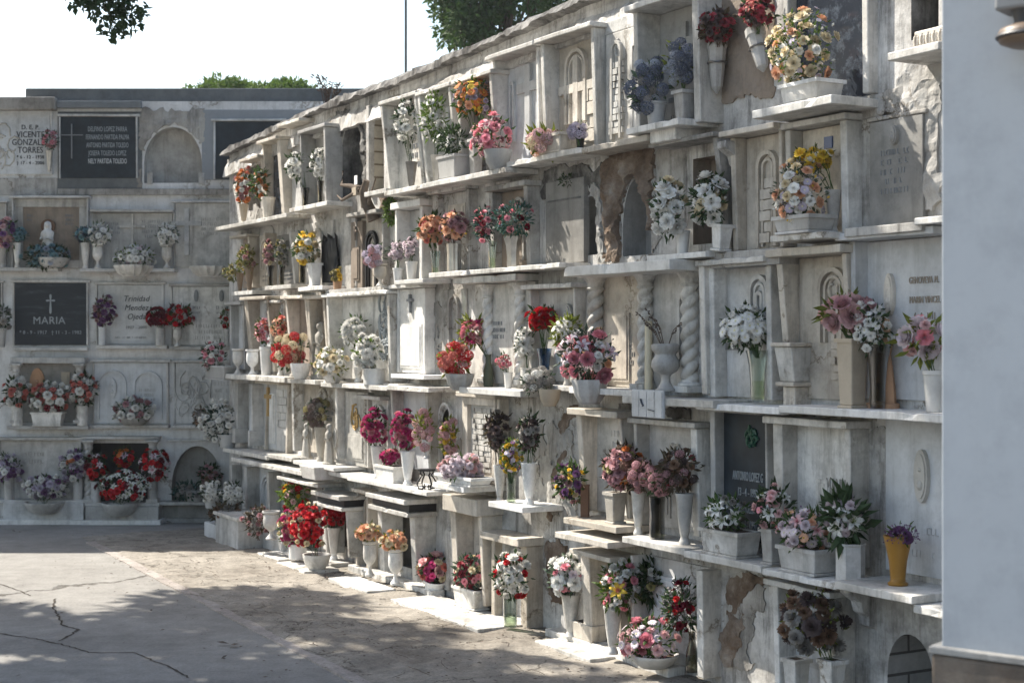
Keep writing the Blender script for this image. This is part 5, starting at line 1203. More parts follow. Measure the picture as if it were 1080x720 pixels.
V('cyl', 897, 609, 33, 40, 'marble_grey', 'hexagonal grey pot of white lilies and big leaves', out=.17, hex_=6)
B(893, 546, 50, 50, 'lily:W:5:22 mum:LI:5:13 daisy:W:5:10', 'white lilies with two tall dark leaves in a hexagonal pot', 'D', 70, mouth=570, out=.17, lsz=1.9)
V('bell', 947, 624, 31, 52, 'yellow_ceramic', 'mustard yellow flared vase alone on the bottom slab', out=.16)
B(952, 564, 36, 22, 'carn:PU:6:11 sprig:PU:3:14', 'purple tuft with a lime sprig in the mustard vase', 'V', 20, mouth=574, out=.16, lsz=1.3)
# ground
V('pot', 224, 560, 20, 20, 'grey_pot', 'grey pot of white flowers on the far stone step', out=.42, z=.28)
B(225, 519, 26, 24, 'mum:W:13:8', 'round white clump standing on the far stone step', 'D', 70, mouth=531, out=.42)
V('pot', 246, 560, 20, 20, 'grey_pot', 'second grey pot of white flowers next to the tall posts', out=.30, z=.28)
B(246, 521, 26, 28, 'mum:W:14:8', 'round white clump against the tall grey posts', 'D', 70, mouth=535, out=.30)
B(240, 541, 40, 22, 'mum:BR:7:8 mum:GR:5:8', 'withered brown flowers below the white clumps', 'B', 120, mouth=552, out=.36)
V('urn', 286, 570, 19, 30, 'marble_grey', 'squat stone urn on the low step by dried lilac flowers', out=.40, z=.16)
B(273, 549, 34, 32, 'mum:DP:8:7 mum:GR:8:7', 'dried lilac and grey flowers spilling over a squat urn', 'B', 150, mouth=566, out=.42)
V('flute', 315, 574, 15, 40, 'marble', 'white vase hidden in the green and red bouquet by the slab', out=.12, z=.06)
B(313, 521, 40, 36, 'rose:R:4:10 rose:LP:5:8 carn:Y:4:6', 'tall leafy green bouquet with a few red and pink blooms', 'V', 230, mouth=545, out=.14)
V('cyl', 314, 589, 20, 16, 'white_plastic', 'white pot of magenta and cream flowers on the slab', ground=True, z=.05)
B(305, 556, 25, 42, 'carn:M:6:10 carn:P:4:9 mum:C:5:9', 'magenta and cream flowers beside the red roses', 'G', 60, mouth=576, out=.46)
V('bowl', 334, 600, 30, 16, 'marble', 'cream bowl of red roses tipping off the slab', ground=True, z=.03)
B(327, 554, 46, 52, 'rose:R:22:11 mum:C:6:8', 'large mass of bright red roses at ground level', 'D', 60, mouth=585, out=.48)
V('flute', 352, 590, 14, 34, 'marble_bright', 'white flute vase of red carnations by the black banded niche', ground=True, z=0.05)
B(355, 543, 33, 26, 'carn:R:12:10', 'red carnations in the white flute vase', 'D', 40, mouth=558, out=.36)
V('urn', 390, 607, 16, 37, 'marble', 'farther cream footed urn of faded peach roses', ground=True, z=0.06)
B(390, 561, 33, 20, 'rose:PE:6:11 rose:C:3:10 bud:Y:7:5', 'farther faded peach and yellow roses in a cream urn', 'Y', 60, mouth=571, out=.42, lsz=.9)
V('urn', 417, 616, 17, 38, 'marble', 'nearer cream footed urn of faded peach roses', ground=True, z=0.06)
B(416, 570, 33, 22, 'rose:PE:5:11 rose:C:4:10 bud:Y:8:5', 'nearer faded peach and yellow roses in a cream urn', 'Y', 60, mouth=581, out=.44, lsz=.9)
V('pot', 457, 629, 24, 18, 'paper_white', 'white paper wrapped pot leaning on the ground', ground=True, tilt=.2)
B(458, 598, 38, 32, 'peony:LP:2:15 rose:M:6:11 rose:CO:4:11 rose:C:3:11', 'magenta coral and cream peonies in white paper', 'D', 50, mouth=614, out=.34)
V('box', 497, 640, 28, 20, 'marble', 'white trough of dark pink roses on the ground slab', dp=.12, ground=True, z=0.034)
B(497, 604, 38, 40, 'rose:RD:9:10 rose:P:5:9 rose:C:5:9', 'dark pink and cream roses with pale blades on the ground slab', 'S', 130, mouth=624, out=.40, lsz=1.1)
V('jar', 538, 661, 16, 34, 'glass', 'clear glass jar of white and red roses', ground=True, z=.034)
B(541, 606, 46, 52, 'rose:W:10:14 rose:R:5:11 bud:W:5:9', 'white roses with a few red ones in a clear jar', 'D', 90, mouth=632, out=.50, stems=14)
V('flute', 602, 672, 21, 46, 'marble', 'tall white flute vase of white and pink roses', ground=True, z=.05)
B(600, 606, 48, 46, 'rose:W:8:17 rose:P:5:12 rose:LI:3:12', 'white roses with small pink ones in a tall flute vase', 'S', 110, mouth=630, out=.48)
V('flute', 646, 689, 20, 50, 'marble', 'white flute vase of pink buds and white blooms', ground=True, z=.06)
B(655, 617, 50, 58, 'rose:P:6:11 mum:W:7:13 rose:W:3:12 lily:Y:1:18', 'pink buds white chrysanthemums and one yellow bloom', 'V', 150, mouth=648, out=.40)
V('pot', 690, 690, 28, 34, 'grey_pot', 'grey pot behind the low pink roses', ground=True, z=0.06)
B(687, 612, 44, 46, 'ball:W:2:12 mum:OL:3:13 carn:Y:1:8', 'tall dark green leaves with faded heads above the pink roses', 'D', 190, mouth=660, out=.20, lsz=1.3)
V('bowl', 690, 703, 52, 14, 'white_plastic', 'shallow white dish of pink roses on the ground slab', ground=True, z=0.06)
B(685, 674, 68, 46, 'peony:P:5:18 rose:LP:7:14 daisy:LI:9:12 bud:W:6:7', 'low arrangement of pink roses and white daisies at ground level', 'G', 140, mouth=695, out=.42)
V('bottle', 730, 708, 14, 42, 'glass_dark', 'dark bottle of deep red roses against the end post', ground=True, z=0.06)
B(718, 640, 36, 58, 'rose:DR:8:12 rose:R:4:9 sprig:GR:7:18', 'deep red roses with misty dried sprays by the end post', 'D', 110, mouth=668, out=.26)
V('sq', 840, 735, 26, 40, 'marble', 'farther white square vase under the faded hydrangeas', out=.16)
V('sq', 878, 742, 26, 46, 'marble', 'nearer white square vase under the faded hydrangeas', out=.18)
B(857, 655, 72, 66, 'mum:DK:7:21 mum:GR:9:20 mum:BR:6:19', 'faded grey brown hydrangeas in the shaded bottom niche', 'Y', 90, mouth=698, out=.2, lsz=.9)
# ------------------------------------------------------------------ back wall
W_ = dict(W=BW)
V('cone', 52, 181, 8, 22, 'metal', 'small metal cone vase on the top plaque', out=.08, z=BW.hit(52, 181, .08)[1], **W_)
B(53, 147, 17, 22, 'rose:P:4:7 rose:DP:3:7', 'small pink roses beside the black lettering', 'S', 50, mouth=161, out=.09, **W_)
V('flute', 3, 282, 9, 22, 'marble_grey', 'grey flute vase at the edge under purple pink roses', **W_)
B(7, 247, 26, 38, 'rose:LP:5:10 rose:PU:4:9 rose:DP:4:9', 'purple and pink roses at the picture edge', 'G', 50, mouth=264, **W_)
V('flute', 18, 282, 9, 26, 'marble', 'slim white vase of teal flowers by the saint niche', **W_)
B(21, 248, 16, 18, 'rose:TE:6:8', 'little teal bunch in the slim white vase', 'T', 40, mouth=257, **W_)
V('bowl', 56, 289, 34, 10, 'marble_grey', 'low grey bowl of teal blue roses', out=.15, **W_)
B(50, 270, 52, 28, 'rose:TE:13:10 rose:LB:4:9', 'wide spray of teal blue roses before the saint figure', 'D', 130, mouth=284, out=.16, **W_)
V('flute', 90, 282, 10, 27, 'marble', 'slim white vase of blue flowers by the white pediment', **W_)
B(88, 247, 19, 18, 'rose:B:4:8 rose:TE:4:8', 'blue and teal bunch by the white pediment', 'T', 40, mouth=257, **W_)
V('urn', 103, 283, 12, 26, 'marble', 'white footed urn under the white roses left of the cross', **W_)
B(105, 247, 25, 27, 'rose:W:8:9 bud:W:4:5', 'white roses left of the slim cross', 'S', 50, mouth=259, **W_)
V('bowl', 141, 292, 40, 12, 'marble', 'fluted white bowl of white roses under the slim cross', out=.17, flute=.06, nf=14, **W_)
B(142, 271, 46, 26, 'rose:W:15:9 rose:LI:5:8', 'white roses in a fluted bowl under the slim cross', 'V', 100, mouth=284, out=.17, **W_)
V('urn', 176, 283, 12, 25, 'marble', 'white footed urn under the white roses right of the cross', **W_)
B(177, 248, 23, 26, 'rose:W:8:9 bud:W:3:5', 'white roses right of the slim cross', 'S', 50, mouth=260, **W_)
V('bowl', 222, 292, 42, 11, 'marble_bright', 'empty scalloped white bowl on the plain plaque', out=.16, flute=.07, nf=16, z=BW.hit(222, 292, .16)[1], **W_)
V('pot', 1, 366, 12, 20, 'marble_grey', 'grey pot of dried leaves cut by the picture edge', **W_)
B(3, 334, 18, 28, 'mum:GR:5:8', 'grey dried leaves at the picture edge', 'S', 60, mouth=346, **W_)
V('cyl', 108, 363, 8, 19, 'marble_blue', 'pale cylinder vase of purple flowers', out=.10, **W_)
B(110, 328, 24, 32, 'rose:PU:7:9 mum:DP:4:7 bud:BR:6:5', 'dusky purple flowers with a brown spray', 'B', 60, mouth=345, out=.10, **W_)
V('cyl', 169, 364, 10, 18, 'marble_grey', 'grey cylinder vase of dark red carnations', out=.10, **W_)
B(167, 334, 26, 21, 'carn:DR:9:9 carn:R:3:8', 'dark red carnations beside the slanted script', 'D', 40, mouth=347, out=.10, **W_)
V('urn', 187, 365, 10, 20, 'marble', 'small white urn of red roses and fern', out=.09, **W_)
B(189, 333, 31, 26, 'rose:R:8:8 rose:DR:4:7', 'red roses with fern leaves beside the round portraits', 'G', 110, mouth=347, out=.10, **W_)
V('pot', 240, 364, 8, 18, 'marble_grey', 'grey pot of one red bloom behind the wall end', out=.08, **W_)
B(238, 336, 14, 22, 'rose:R:3:7', 'single red bloom with fern behind the wall end', 'G', 50, mouth=347, out=.09, **W_)
V('cyl', 18, 448, 12, 21, 'marble', 'left white cylinder vase between the small columns', out=.12, **W_)
B(18, 414, 30, 32, 'mum:W:5:10 rose:CO:6:8', 'white and coral bunch on the far left column side', 'D', 80, mouth=428, out=.12, lsz=1.2, **W_)
V('box', 51, 448, 40, 14, 'marble', 'white ribbed trough of coral and white roses', out=.14, dp=.14, **W_)
B(53, 419, 46, 34, 'mum:W:9:11 rose:CO:7:9 rose:DR:3:9', 'coral white and dark red roses in a ribbed trough', 'D', 100, mouth=436, out=.14, **W_)
V('cyl', 87, 448, 12, 21, 'marble', 'right white cylinder vase between the small columns', out=.12, **W_)
B(88, 411, 32, 36, 'mum:W:6:10 rose:CO:8:8', 'coral and white bunch near the carved grey niche', 'D', 80, mouth=428, out=.12, lsz=1.2, **W_)
V('bowl', 141, 450, 34, 8, 'marble_grey', 'flat grey dish of white and mauve flowers', out=.09, **W_)
B(140, 432, 44, 28, 'mum:W:9:10 mum:DP:8:8', 'white and mauve chrysanthemums in a flat dish', 'D', 110, mouth=446, out=.12, **W_)
V('cyl', 10, 528, 11, 24, 'marble_grey', 'grey cylinder vase of purple asters at the edge', out=.13, **W_)
B(9, 494, 28, 34, 'mum:L:6:9 mum:PU:6:8 mum:W:4:8', 'purple and white asters at the low edge niche', 'D', 60, mouth=509, out=.13, **W_)
V('cyl', 82, 527, 11, 22, 'marble_grey', 'grey cylinder vase of lilac asters near the lilies', out=.13, **W_)
B(79, 491, 32, 36, 'mum:L:7:9 mum:W:5:9 carn:O:1:9 mum:PU:4:8', 'lilac and white asters with one orange bloom', 'D', 70, mouth=507, out=.13, **W_)
V('bowl', 47, 541, 42, 12, 'marble_grey', 'oval grey bowl of purple and white asters', out=.22, **W_)
B(49, 513, 48, 28, 'mum:L:8:9 mum:PU:5:8 mum:W:8:9', 'low mound of purple and white asters in an oval bowl', 'D', 90, mouth=533, out=.22, **W_)
V('cyl', 101, 530, 11, 22, 'marble_grey', 'grey cylinder vase of red roses at the black niche', out=.13, **W_)
B(101, 494, 28, 36, 'rose:R:5:9 rose:DR:4:9 lily:LI:3:11', 'red roses and pink lilies beside the lilac asters', 'D', 60, mouth=509, out=.13, **W_)
V('bowl', 127, 543, 38, 13, 'marble_grey', 'oval grey bowl of red and white lilies', out=.24, **W_)
B(130, 513, 58, 36, 'lily:W:14:12 rose:R:9:9 rose:DR:5:9', 'wide red and white lily arrangement before the black niche', 'D', 90, mouth=534, out=.24, **W_)
V('cyl', 161, 530, 11, 22, 'marble_grey', 'grey cylinder vase of crimson roses by the corner arch', out=.13, **W_)
B(162, 491, 34, 40, 'rose:R:7:9 lily:LI:5:11 rose:DR:3:9', 'crimson roses and pale lilies by the corner arch', 'D', 60, mouth=509, out=.13, **W_)
B(131, 482, 26, 22, 'rose:O:3:8 rose:R:3:9 lily:L:2:10', 'orange and red bunch deep inside the black niche', 'D', 60, mouth=500, out=.06, **W_)
V('pot', 205, 531, 20, 12, 'grey_pot', 'grey pot of dull foliage in the corner arch', out=.08, **W_)
B(198, 518, 34, 20, 'rose:GR:6:8 bud:TE:4:6', 'dull grey green foliage low in the corner arch', 'T', 120, mouth=528, out=.10, **W_)
B(221, 501, 26, 26, 'rose:DP:5:8 rose:BR:4:8', 'faded pinkish bunch high in the corner arch', 'D', 80, mouth=519, out=.08, **W_)
# ------------------------------------------------------------------ ground
def ground_mat(name, c0, c1, c2, crack=0, bs=30, bstr=.5, grit=.25):
    m, nt, b, out = new_mat(name)
    p = pos(nt)
    c = ramp(nt, nz(nt, p, .9, 10, .68), [(.32, c2), (.5, c0), (.70, c1)])
    g = ramp(nt, nz(nt, p, 55, 5, .75), [(.34, (1 - grit,) * 3), (.66, (1, 1, 1))])
    c = mixc(nt, 1.0, c, g, 'MULTIPLY')
    g2 = ramp(nt, nz(nt, p, 7, 8, .7), [(.36, (1 - grit,) * 3), (.60, (1, 1, 1))])
    c = mixc(nt, .8, c, g2, 'MULTIPLY')
    h = nz(nt, p, bs, 10, .75)
    n1 = bump(nt, b, h, bstr, .012)
    if crack:
        wv = nt.nodes.new('ShaderNodeVectorMath'); wv.operation = 'ADD'
        nn = _n(nt, 'ShaderNodeTexNoise', Scale=1.7, Detail=7, Roughness=.65); nt.links.new(p, nn.inputs['Vector'])
        sc_ = nt.nodes.new('ShaderNodeVectorMath'); sc_.operation = 'SCALE'; sc_.inputs['Scale'].default_value = .9
        nt.links.new(nn.outputs['Color'], sc_.inputs[0]); nt.links.new(p, wv.inputs[0]); nt.links.new(sc_.outputs[0], wv.inputs[1])
        vo = nt.nodes.new('ShaderNodeTexVoronoi'); vo.feature = 'DISTANCE_TO_EDGE'; vo.inputs['Scale'].default_value = crack
        nt.links.new(wv.outputs[0], vo.inputs['Vector'])
        k = ramp(nt, vo.outputs['Distance'], [(.0, (.30, .28, .26)), (.003, (.5, .48, .46)), (.008, (1, 1, 1))])
        c = mixc(nt, 1.0, c, k, 'MULTIPLY')
        bump(nt, b, k, .6, .02, n1)
    nt.links.new(c, b.inputs['Base Color']); b.inputs['Roughness'].default_value = .92; b.inputs['Specular IOR Level'].default_value = .2
ground_mat('concrete_floor', (.30, .287, .266), (.355, .342, .318), (.23, .22, .204), .22, 34, .45)
ground_mat('earth_floor', (.375, .34, .29), (.455, .415, .36), (.235, .205, .17), .9, 14, 1.0, .4)
ground_mat('strip_floor', (.44, .395, .36), (.50, .455, .42), (.33, .29, .26), 0, 40, .5, .35)
m = MB(); m.box(-60, 60, -40, 90, -.5, 0); g = m.build('ground', 'concrete_floor'); structure(g)
xa, oa = RW.ground(130, 590); xb, ob = RW.ground(380, 720)
def disp_sheet(name, x0, x1, o0, o1, step, z, amp, mat, seed, freq=2.2):
    """o0, o1: distance from the wall at x0 and x1 of the outer edge; inner edge at the wall"""
    nx = int((x1 - x0) / step); no = int(max(o0, o1) / step); vs = []
    for i in range(nx + 1):
        x = x0 + (x1 - x0) * i / nx; oo = o0 + (o1 - o0) * i / nx
        for j in range(no + 1):
            o = oo * j / no; p = RW.world(x, o, 0)
            h = noise.fractal(Vector((p.x * freq, p.y * freq, seed)), 1.0, 2.1, 6) + .5 * abs(noise.noise(Vector((x * 5, o * 1.6, seed + 4))))
            e = min(1, (no - j) * .3)
            vs.append((p.x, p.y, z + max(-.003 + z * 0, amp * h * e + amp * .5 * e)))
    k = no + 1
    m = MB(); m.add(vs, [(i * k + j, i * k + j + 1, (i + 1) * k + j + 1, (i + 1) * k + j) for i in range(nx) for j in range(no)])
    o = m.build(name, mat, smooth=180); return structure(o)
def crack(pts, wd, seed):
    q = []; P3 = []
    for px, py in pts:
        t = CAMH * F / (py - HZ); P3.append(Vector(((px - CX) / F * t, t, 0)))
    fine = []
    for a, b in zip(P3, P3[1:]):
        n_ = max(2, int((b - a).length / .03))
        fine += [a.lerp(b, i / n_) + Vector((noise.noise(Vector((seed, i * .7, a.x))) * .02, noise.noise(Vector((i * .7, seed, a.y))) * .02, 0)) for i in range(n_)]
    m = MB(); vs = []
    for i, p in enumerate(fine):
        d = (fine[min(i + 1, len(fine) - 1)] - fine[max(0, i - 1)]).normalized(); s_ = Vector((-d.y, d.x, 0)) * wd * (.4 + .9 * abs(noise.noise(Vector((i * .35, seed, 3))))); vs += [p + s_ + Vector((0, 0, .003)), p - s_ + Vector((0, 0, .003))]
    m.add(vs, [(2 * i, 2 * i + 2, 2 * i + 3, 2 * i + 1) for i in range(len(fine) - 1)]); m.build('crack', 'crack_dirt', g)
simple('crack_dirt', (.07, .06, .05), .95, 0, .1, None, var=.4)
crack([(59, 631), (56, 640), (63, 651), (66, 659), (83, 664), (70, 672), (61, 677)], .012, 1.5)
crack([(0, 616), (18, 622), (34, 629)], .009, 2.5)
crack([(0, 668), (40, 674), (75, 682), (95, 688), (143, 688), (160, 696), (180, 703), (200, 716)], .009, 3.5)
disp_sheet('path', xa - 1.6, 2.5, oa + (oa - ob) / (xb - xa) * 1.6, ob + (ob - oa) / (xb - xa) * (2.5 - xb), .03, .004, .016, 'earth_floor', 3.3, 3.0)
m = MB(); q = []
for i in range(90):
    x = (xa - 1.2) + (2.5 - xa + 1.2) * i / 89; o = oa + (ob - oa) * (x - xa) / (xb - xa); j = noise.noise(Vector((x * 4, 2, 5))) * .012
    a, b = RW.world(x, o + .042 + j, 0), RW.world(x, o - .042 + j * .6, 0); z = .010 + .006 * noise.noise(Vector((x * 3, 7, 1)))
    q += [(a.x, a.y, -.01), (a.x, a.y, z), (b.x, b.y, z), (b.x, b.y, -.01)]
m.add(q, [(i * 4 + j, (i + 1) * 4 + j, (i + 1) * 4 + j + 1, i * 4 + j + 1) for i in range(89) for j in range(3)])
structure(m.build('kerb_strip', 'strip_floor'))
# loose leaves, twigs and crumbs
m = MB(); r = random.Random(5)
def bit(x, y, z, s):
    a = r.uniform(0, 6.28); L = s * r.uniform(.6, 1.4); d = Vector((math.cos(a), math.sin(a), r.uniform(-.1, .35))) * L; e = Vector((-math.sin(a), math.cos(a), r.uniform(-.2, .3))) * L * r.uniform(.2, .42)
    p = Vector((x, y, z + .006)); m.add([p, p + d * .5 + e, p + d, p + d * .5 - e, p + d * .5 + Vector((0, 0, L * .12))], [(0, 3, 4), (3, 2, 4), (2, 1, 4), (1, 0, 4)])
for i in range(1800):
    x = r.uniform(xa, 0.8); o = abs(r.gauss(0, 1.1)) + .1
    if o > 2.2: continue
    p = RW.world(x, o, 0); bit(p.x, p.y, .018, r.choice((.006, .009, .012, .018, .026)))
for i in range(160):
    bit(r.uniform(-5, 1), r.uniform(7.4, 14.8), .002, r.choice((.012, .02, .035)))
for px, py, s in ((242, 681, .10), (233, 697, .05), (257, 651, .04), (176, 552, .06), (640, 640, .04), (16, 562, .05), (350, 614, .05), (347, 612, .05)):
    t = CAMH * F / (py - HZ); bit((px - CX) / F * t, t, .01, s); bit((px - CX) / F * t + .03, t, .01, s * .8)
for i in range(90):
    x = r.uniform(xa, .6); o = r.uniform(.3, 1.6); p = RW.world(x, o, 0); a = r.uniform(-.6, .6) + RW.rot; L = r.uniform(.05, .22)
    m.tube([(p.x, p.y, .02), (p.x + math.cos(a) * L * .5, p.y + math.sin(a) * L * .5, .026), (p.x + math.cos(a + r.uniform(-.5, .5)) * L, p.y + math.sin(a + r.uniform(-.5, .5)) * L, .018)], .0016, 4)
tag(m.build('leaf_litter', 'dead_wood'), 'dry leaves twigs and crumbs scattered over the path', 'litter', kind='stuff')

def gslab(a, b, c, h, label, mat='marble', inner=None):
    if h < .04: h = .031
    """stone slab on the ground: photo pixels of its front edge's far end, near end, and of the end of the edge that runs towards the wall"""
    x0, o0 = RW.ground(*a); x1, o1 = RW.ground(*b); o2 = RW.ground(*c)[1] if inner is None else inner
    oo = (o0 + o1) / 2
    o = empty('ground_slab', RW.world((x0 + x1) / 2, (oo + o2) / 2, 0), RW.rot); hw, hd = abs(x1 - x0) / 2, abs(oo - o2) / 2
    tag(o, label, 'slab', 'marble slabs at the foot of the long wall')
    m = MB(); m.box(-hw, hw, -hd, hd, -.05, h); m.build('slab', mat, o, bevel=.006)
    return o
gslab((271, 586), (294, 594), (330, 590), .030, 'small far marble slab lying before the red roses')
gslab((294, 596), (318, 607), (350, 601), .034, 'pale marble slab in front of the white flower bowls')
gslab((347, 613), (386, 628), (409, 622), .030, 'square marble slab lying on the path before the cream urns')
gslab((407, 636), (509, 668), (556, 662), .034, 'long white marble slab reaching to the glass jar of roses')
gslab((566, 680), (620, 701), (642, 694), .030, 'flat marble slab sunk in the path before the tall flute vase')
gslab((376, 602), (444, 633), (456, 628), .06, 'raised marble plinth under the two cream urns', inner=.02)
gslab((580, 672), (699, 717), (740, 712), .06, 'raised marble plinth under the pink rose dish', inner=.02)
gslab((301, 584), (347, 601), (360, 598), .05, 'raised slab under the red rose pots', 'marble', inner=.02)
o = gslab((262, 574), (300, 585), (310, 583), .16, 'low grey stone step under the squat urn', 'marble_grey', inner=.1)
x, q = RW.ground(245, 577)
o = empty('stone_step', RW.world(x - .1, q - .22, 0), RW.rot); tag(o, 'grey stone step block at the far end of the sunlit wall', 'step')
m = MB(); m.box(-.30, .30, -.24, .24, -.02, .25); m.build('block', 'marble_grey', o, bevel=.006)
m = MB(); m.box(-.32, .32, -.26, .25, .251, .285); m.build('tread', 'marble', o, bevel=.006)
m = MB(); m.box(-.75, -.302, -.20, .24, -.02, .14); m.build('lower_block', 'marble_blue', o, bevel=.006)

# ------------------------------------------------------------------ statues, stands and odd things on the shelves
def statue(px, yb, hp, label, mat='statue_stone', out=.11, W=RW, wings=False, z=None, halo=False, turn=0):
    x, zz, t = W.hit(px, yb, out); s = snap(W, x, zz, out) if z is None else z
    h = hp * t / F; o = empty('statue', W.world(x, out, zz if s is None else s), W.rot + turn); tag(o, label, 'statue')
    m = MB()
    m.lathe([(.20 * h, 0), (.20 * h, .05 * h), (.17 * h, .06 * h)], 14, sq=.8)
    m.lathe([(.165 * h, .058 * h), (.15 * h, .25 * h), (.115 * h, .48 * h), (.10 * h, .58 * h), (.125 * h, .70 * h), (.12 * h, .76 * h), (.05 * h, .82 * h), (.042 * h, .86 * h)], 18, sq=.72, flute=.07, nf=7)
    m.ball((0, -.01 * h, .90 * h), .062 * h, 12, 1.15)
    for sx in (-1, 1): m.tube([(sx * .11 * h, 0, .73 * h), (sx * .125 * h, -.05 * h, .58 * h), (sx * .02 * h, -.12 * h, .62 * h)], .032 * h, 8, .022 * h)
    m.build('figure', mat, o, smooth=50)
    m = MB(); m.lathe([(.075 * h, .78 * h), (.08 * h, .88 * h), (.066 * h, .955 * h), (.02 * h, .98 * h)], 14, cy=.018 * h, sq=.8); m.build('veil', mat, o, smooth=60)
    if wings:
        for sx in (-1, 1):
            m = MB(); m.prism([(sx * a * h, b * h) for a, b in ((.04, .74), (.16, .88), (.24, .80), (.23, .55), (.14, .36), (.06, .55))][::sx], .075 * h, .115 * h); m.build('wing', mat, o, bevel=.004)
    if halo:
        m = MB(); m.lathe([(.15 * h, -.008), (.15 * h, .008)], 20); ob = m.build('halo', 'brown_wood', o, (0, .05 * h, .88 * h)); ob.rotation_euler = (PI / 2, 0, 0)
    return o
statue(323, 487, 38, 'small praying angel statue with folded wings on the farther side of the stone vase', wings=True)
statue(347, 492, 44, 'larger praying angel statue on the projecting white block', wings=True, out=.17)
m = MB(); x, z, t = RW.hit(333, 489, .26); o = empty('marble_block', RW.world(x, .20, z - .10), RW.rot); tag(o, 'white marble block jutting out under the larger angel', 'block')
m.hexa([(-.14, -.12, -.02), (.14, -.12, -.02), (.14, .19, -.02), (-.14, .19, -.02)], [(-.16, -.14, .085), (.16, -.14, .085), (.16, .19, .085), (-.16, .19, .085)]); m.build('block', 'marble_bright', o, bevel=.006)
statue(313, 397, 46, 'pale saint statue behind the crimson cockscombs', out=.05)
statue(338, 399, 62, 'slim standing saint statue with a wide smooth post beside it', out=.05)
statue(424, 500, 70, 'small pale saint statue on the niche of the magenta flowers', out=.05)
statue(50, 283, 50, 'white robed saint statue with a dark halo among teal flowers', 'marble_bright', out=.07, W=BW, halo=True)
statue(931, 425, 98, 'slender brown and cream saint statue behind the white alstroemerias', 'terracotta', out=.06)
# dead stump with scraps in front of the dark arch, and a hanging plant
x, z, t = RW.hit(392, 232, .08); o = empty('dead_stump', RW.world(x, .06, z), RW.rot); tag(o, 'dead grey shrub stump growing out of the wall below the dark arch', 'dead shrub')
m = MB(); k = t / F
for pts, a, b in (([(0, 0, 0), (-.03, -.05, .14), (-.10, -.06, .24), (-.26, -.08, .28)], .055, .02), ([(-.03, -.05, .10), (-.02, -.08, .22), (.02, -.07, .30)], .045, .025), ([(-.26, -.08, .28), (-.40, -.10, .30), (-.46, -.06, .42)], .02, .008), ([(-.12, -.06, .24), (-.30, -.14, .17), (-.44, -.12, .22)], .018, .006), ([(.02, -.05, .12), (.14, -.10, .16), (.26, -.10, .30)], .016, .006)):
    m.tube(pts, a, 8, b)
m.build('branch', 'dead_wood', o, smooth=60)
m = MB(); m.box(-.15, -.10, -.10, -.094, .28, .35); m.build('paper_scrap', 'paper_white', o); m = MB(); m.box(-.20, -.12, -.10, -.07, .20, .26); m.build('cardboard_scrap', 'tan_ceramic', o)
B(412, 222, 13, 34, 'bud:OL:3:4', 'green creeper hanging from the wall under the metal vases', 'V', 150, mouth=206, out=.08, stems=0, lsz=1.2, cat='creeper', name='hanging_plant', group='creepers growing on the wall')
B(598, 190, 20, 14, 'bud:OL:2:3', 'dark weed rooted in the wall above the small ruined arch', 'D', 60, mouth=198, out=.05, stems=0, cat='weed', name='wall_weed', group='creepers growing on the wall')
x, z, t = RW.hit(348, 300, .05); o = empty('black_cloth', RW.world(x, .03, z), RW.rot); tag(o, 'black cloth draped across the small arched opening', 'cloth')
m = MB(); vs = []
for j in range(13):
    for i in range(13): vs.append((-.14 + .26 * i / 12, -.02 - .02 * math.sin(i * 1.9 + j * .25), .02 + .40 * j / 12 - .05 * abs(math.sin(i * .52)) * (j / 12)))
m.add(vs, [(j * 13 + i, j * 13 + i + 1, j * 13 + i + 14, j * 13 + i + 13) for j in range(12) for i in range(12)])
ob = m.build('drape', 'black_iron', o, smooth=180); md = ob.modifiers.new('thickness', 'SOLIDIFY'); md.thickness = .006
x, z, t = RW.hit(450, 509, .20); s = snap(RW, x, z, .2) or z
o = empty('lyre_stand', RW.world(x, .20, s), RW.rot); tag(o, 'black wrought iron lyre stand on the white slab', 'stand')
k = t / F; m = MB()
for a in (0, PI / 2):
    for sx in (-1, 1):
        ca, sa = math.cos(a) * sx, math.sin(a) * sx
        m.tube([(ca * q, sa * q, zz) for q, zz in ((.035, .135), (.055, .12), (.035, .10), (.06, .07), (.075, .04), (.06, .008), (.03, .004), (.022, .02), (.035, .032))], .0065, 6)
m.build('scroll', 'black_iron', o, smooth=60); m = MB(); m.lathe([(.05, .13), (.062, .13), (.062, .142), (.05, .142)], 16); m.build('plate', 'black_iron', o)
x, z, t = RW.hit(684, 415, .10); s = snap(RW, x, z, .1) or z
o = empty('candle', RW.world(x, .10, s), RW.rot); tag(o, 'tall cream church candle beside the grey footed urn', 'candle')
m = MB(); m.lathe([(.021, 0), (.022, .05), (.021, .40), (.018, .41), (.006, .405)], 14); m.build('wax', 'candle', o, smooth=40); m = MB(); m.tube([(0, 0, .40), (.002, 0, .425)], .002, 5); m.build('wick', 'black_iron', o)
x, z, t = RW.hit(702, 362, .15); k = t / F
o = empty('dry_twig_bunch', RW.world(x, .15, z), RW.rot); tag(o, 'few dry brown twigs sticking out of the grey urn', 'dry twigs')
r = random.Random(3)
for dx, dz in ((-36, 34), (-24, 22), (-13, 26), (18, 22), (-30, 38)):
    m = MB(); e = Vector((dx * k * 1.3, r.uniform(-.05, .02), dz * k)); m.tube([(0, 0, -.06), e * .5 + Vector((0, 0, .015)), e], .003, 5, .002)
    for q in range(14): p = e * (.45 + .55 * q / 14) ; m.ball(p + Vector((r.uniform(-.006, .006), r.uniform(-.006, .006), r.uniform(-.006, .006))), .007, 4)
    m.build('twig', 'dry_stem', o)
x, z, t = RW.hit(664, 439, .29); x1, z1, _ = RW.hit(697, 412, .29)
o = empty('tile_sign', RW.world((x + x1) / 2, .275, z), RW.rot); tag(o, 'small pale blue grey tiled plaque hung on the front of the slab', 'plaque')
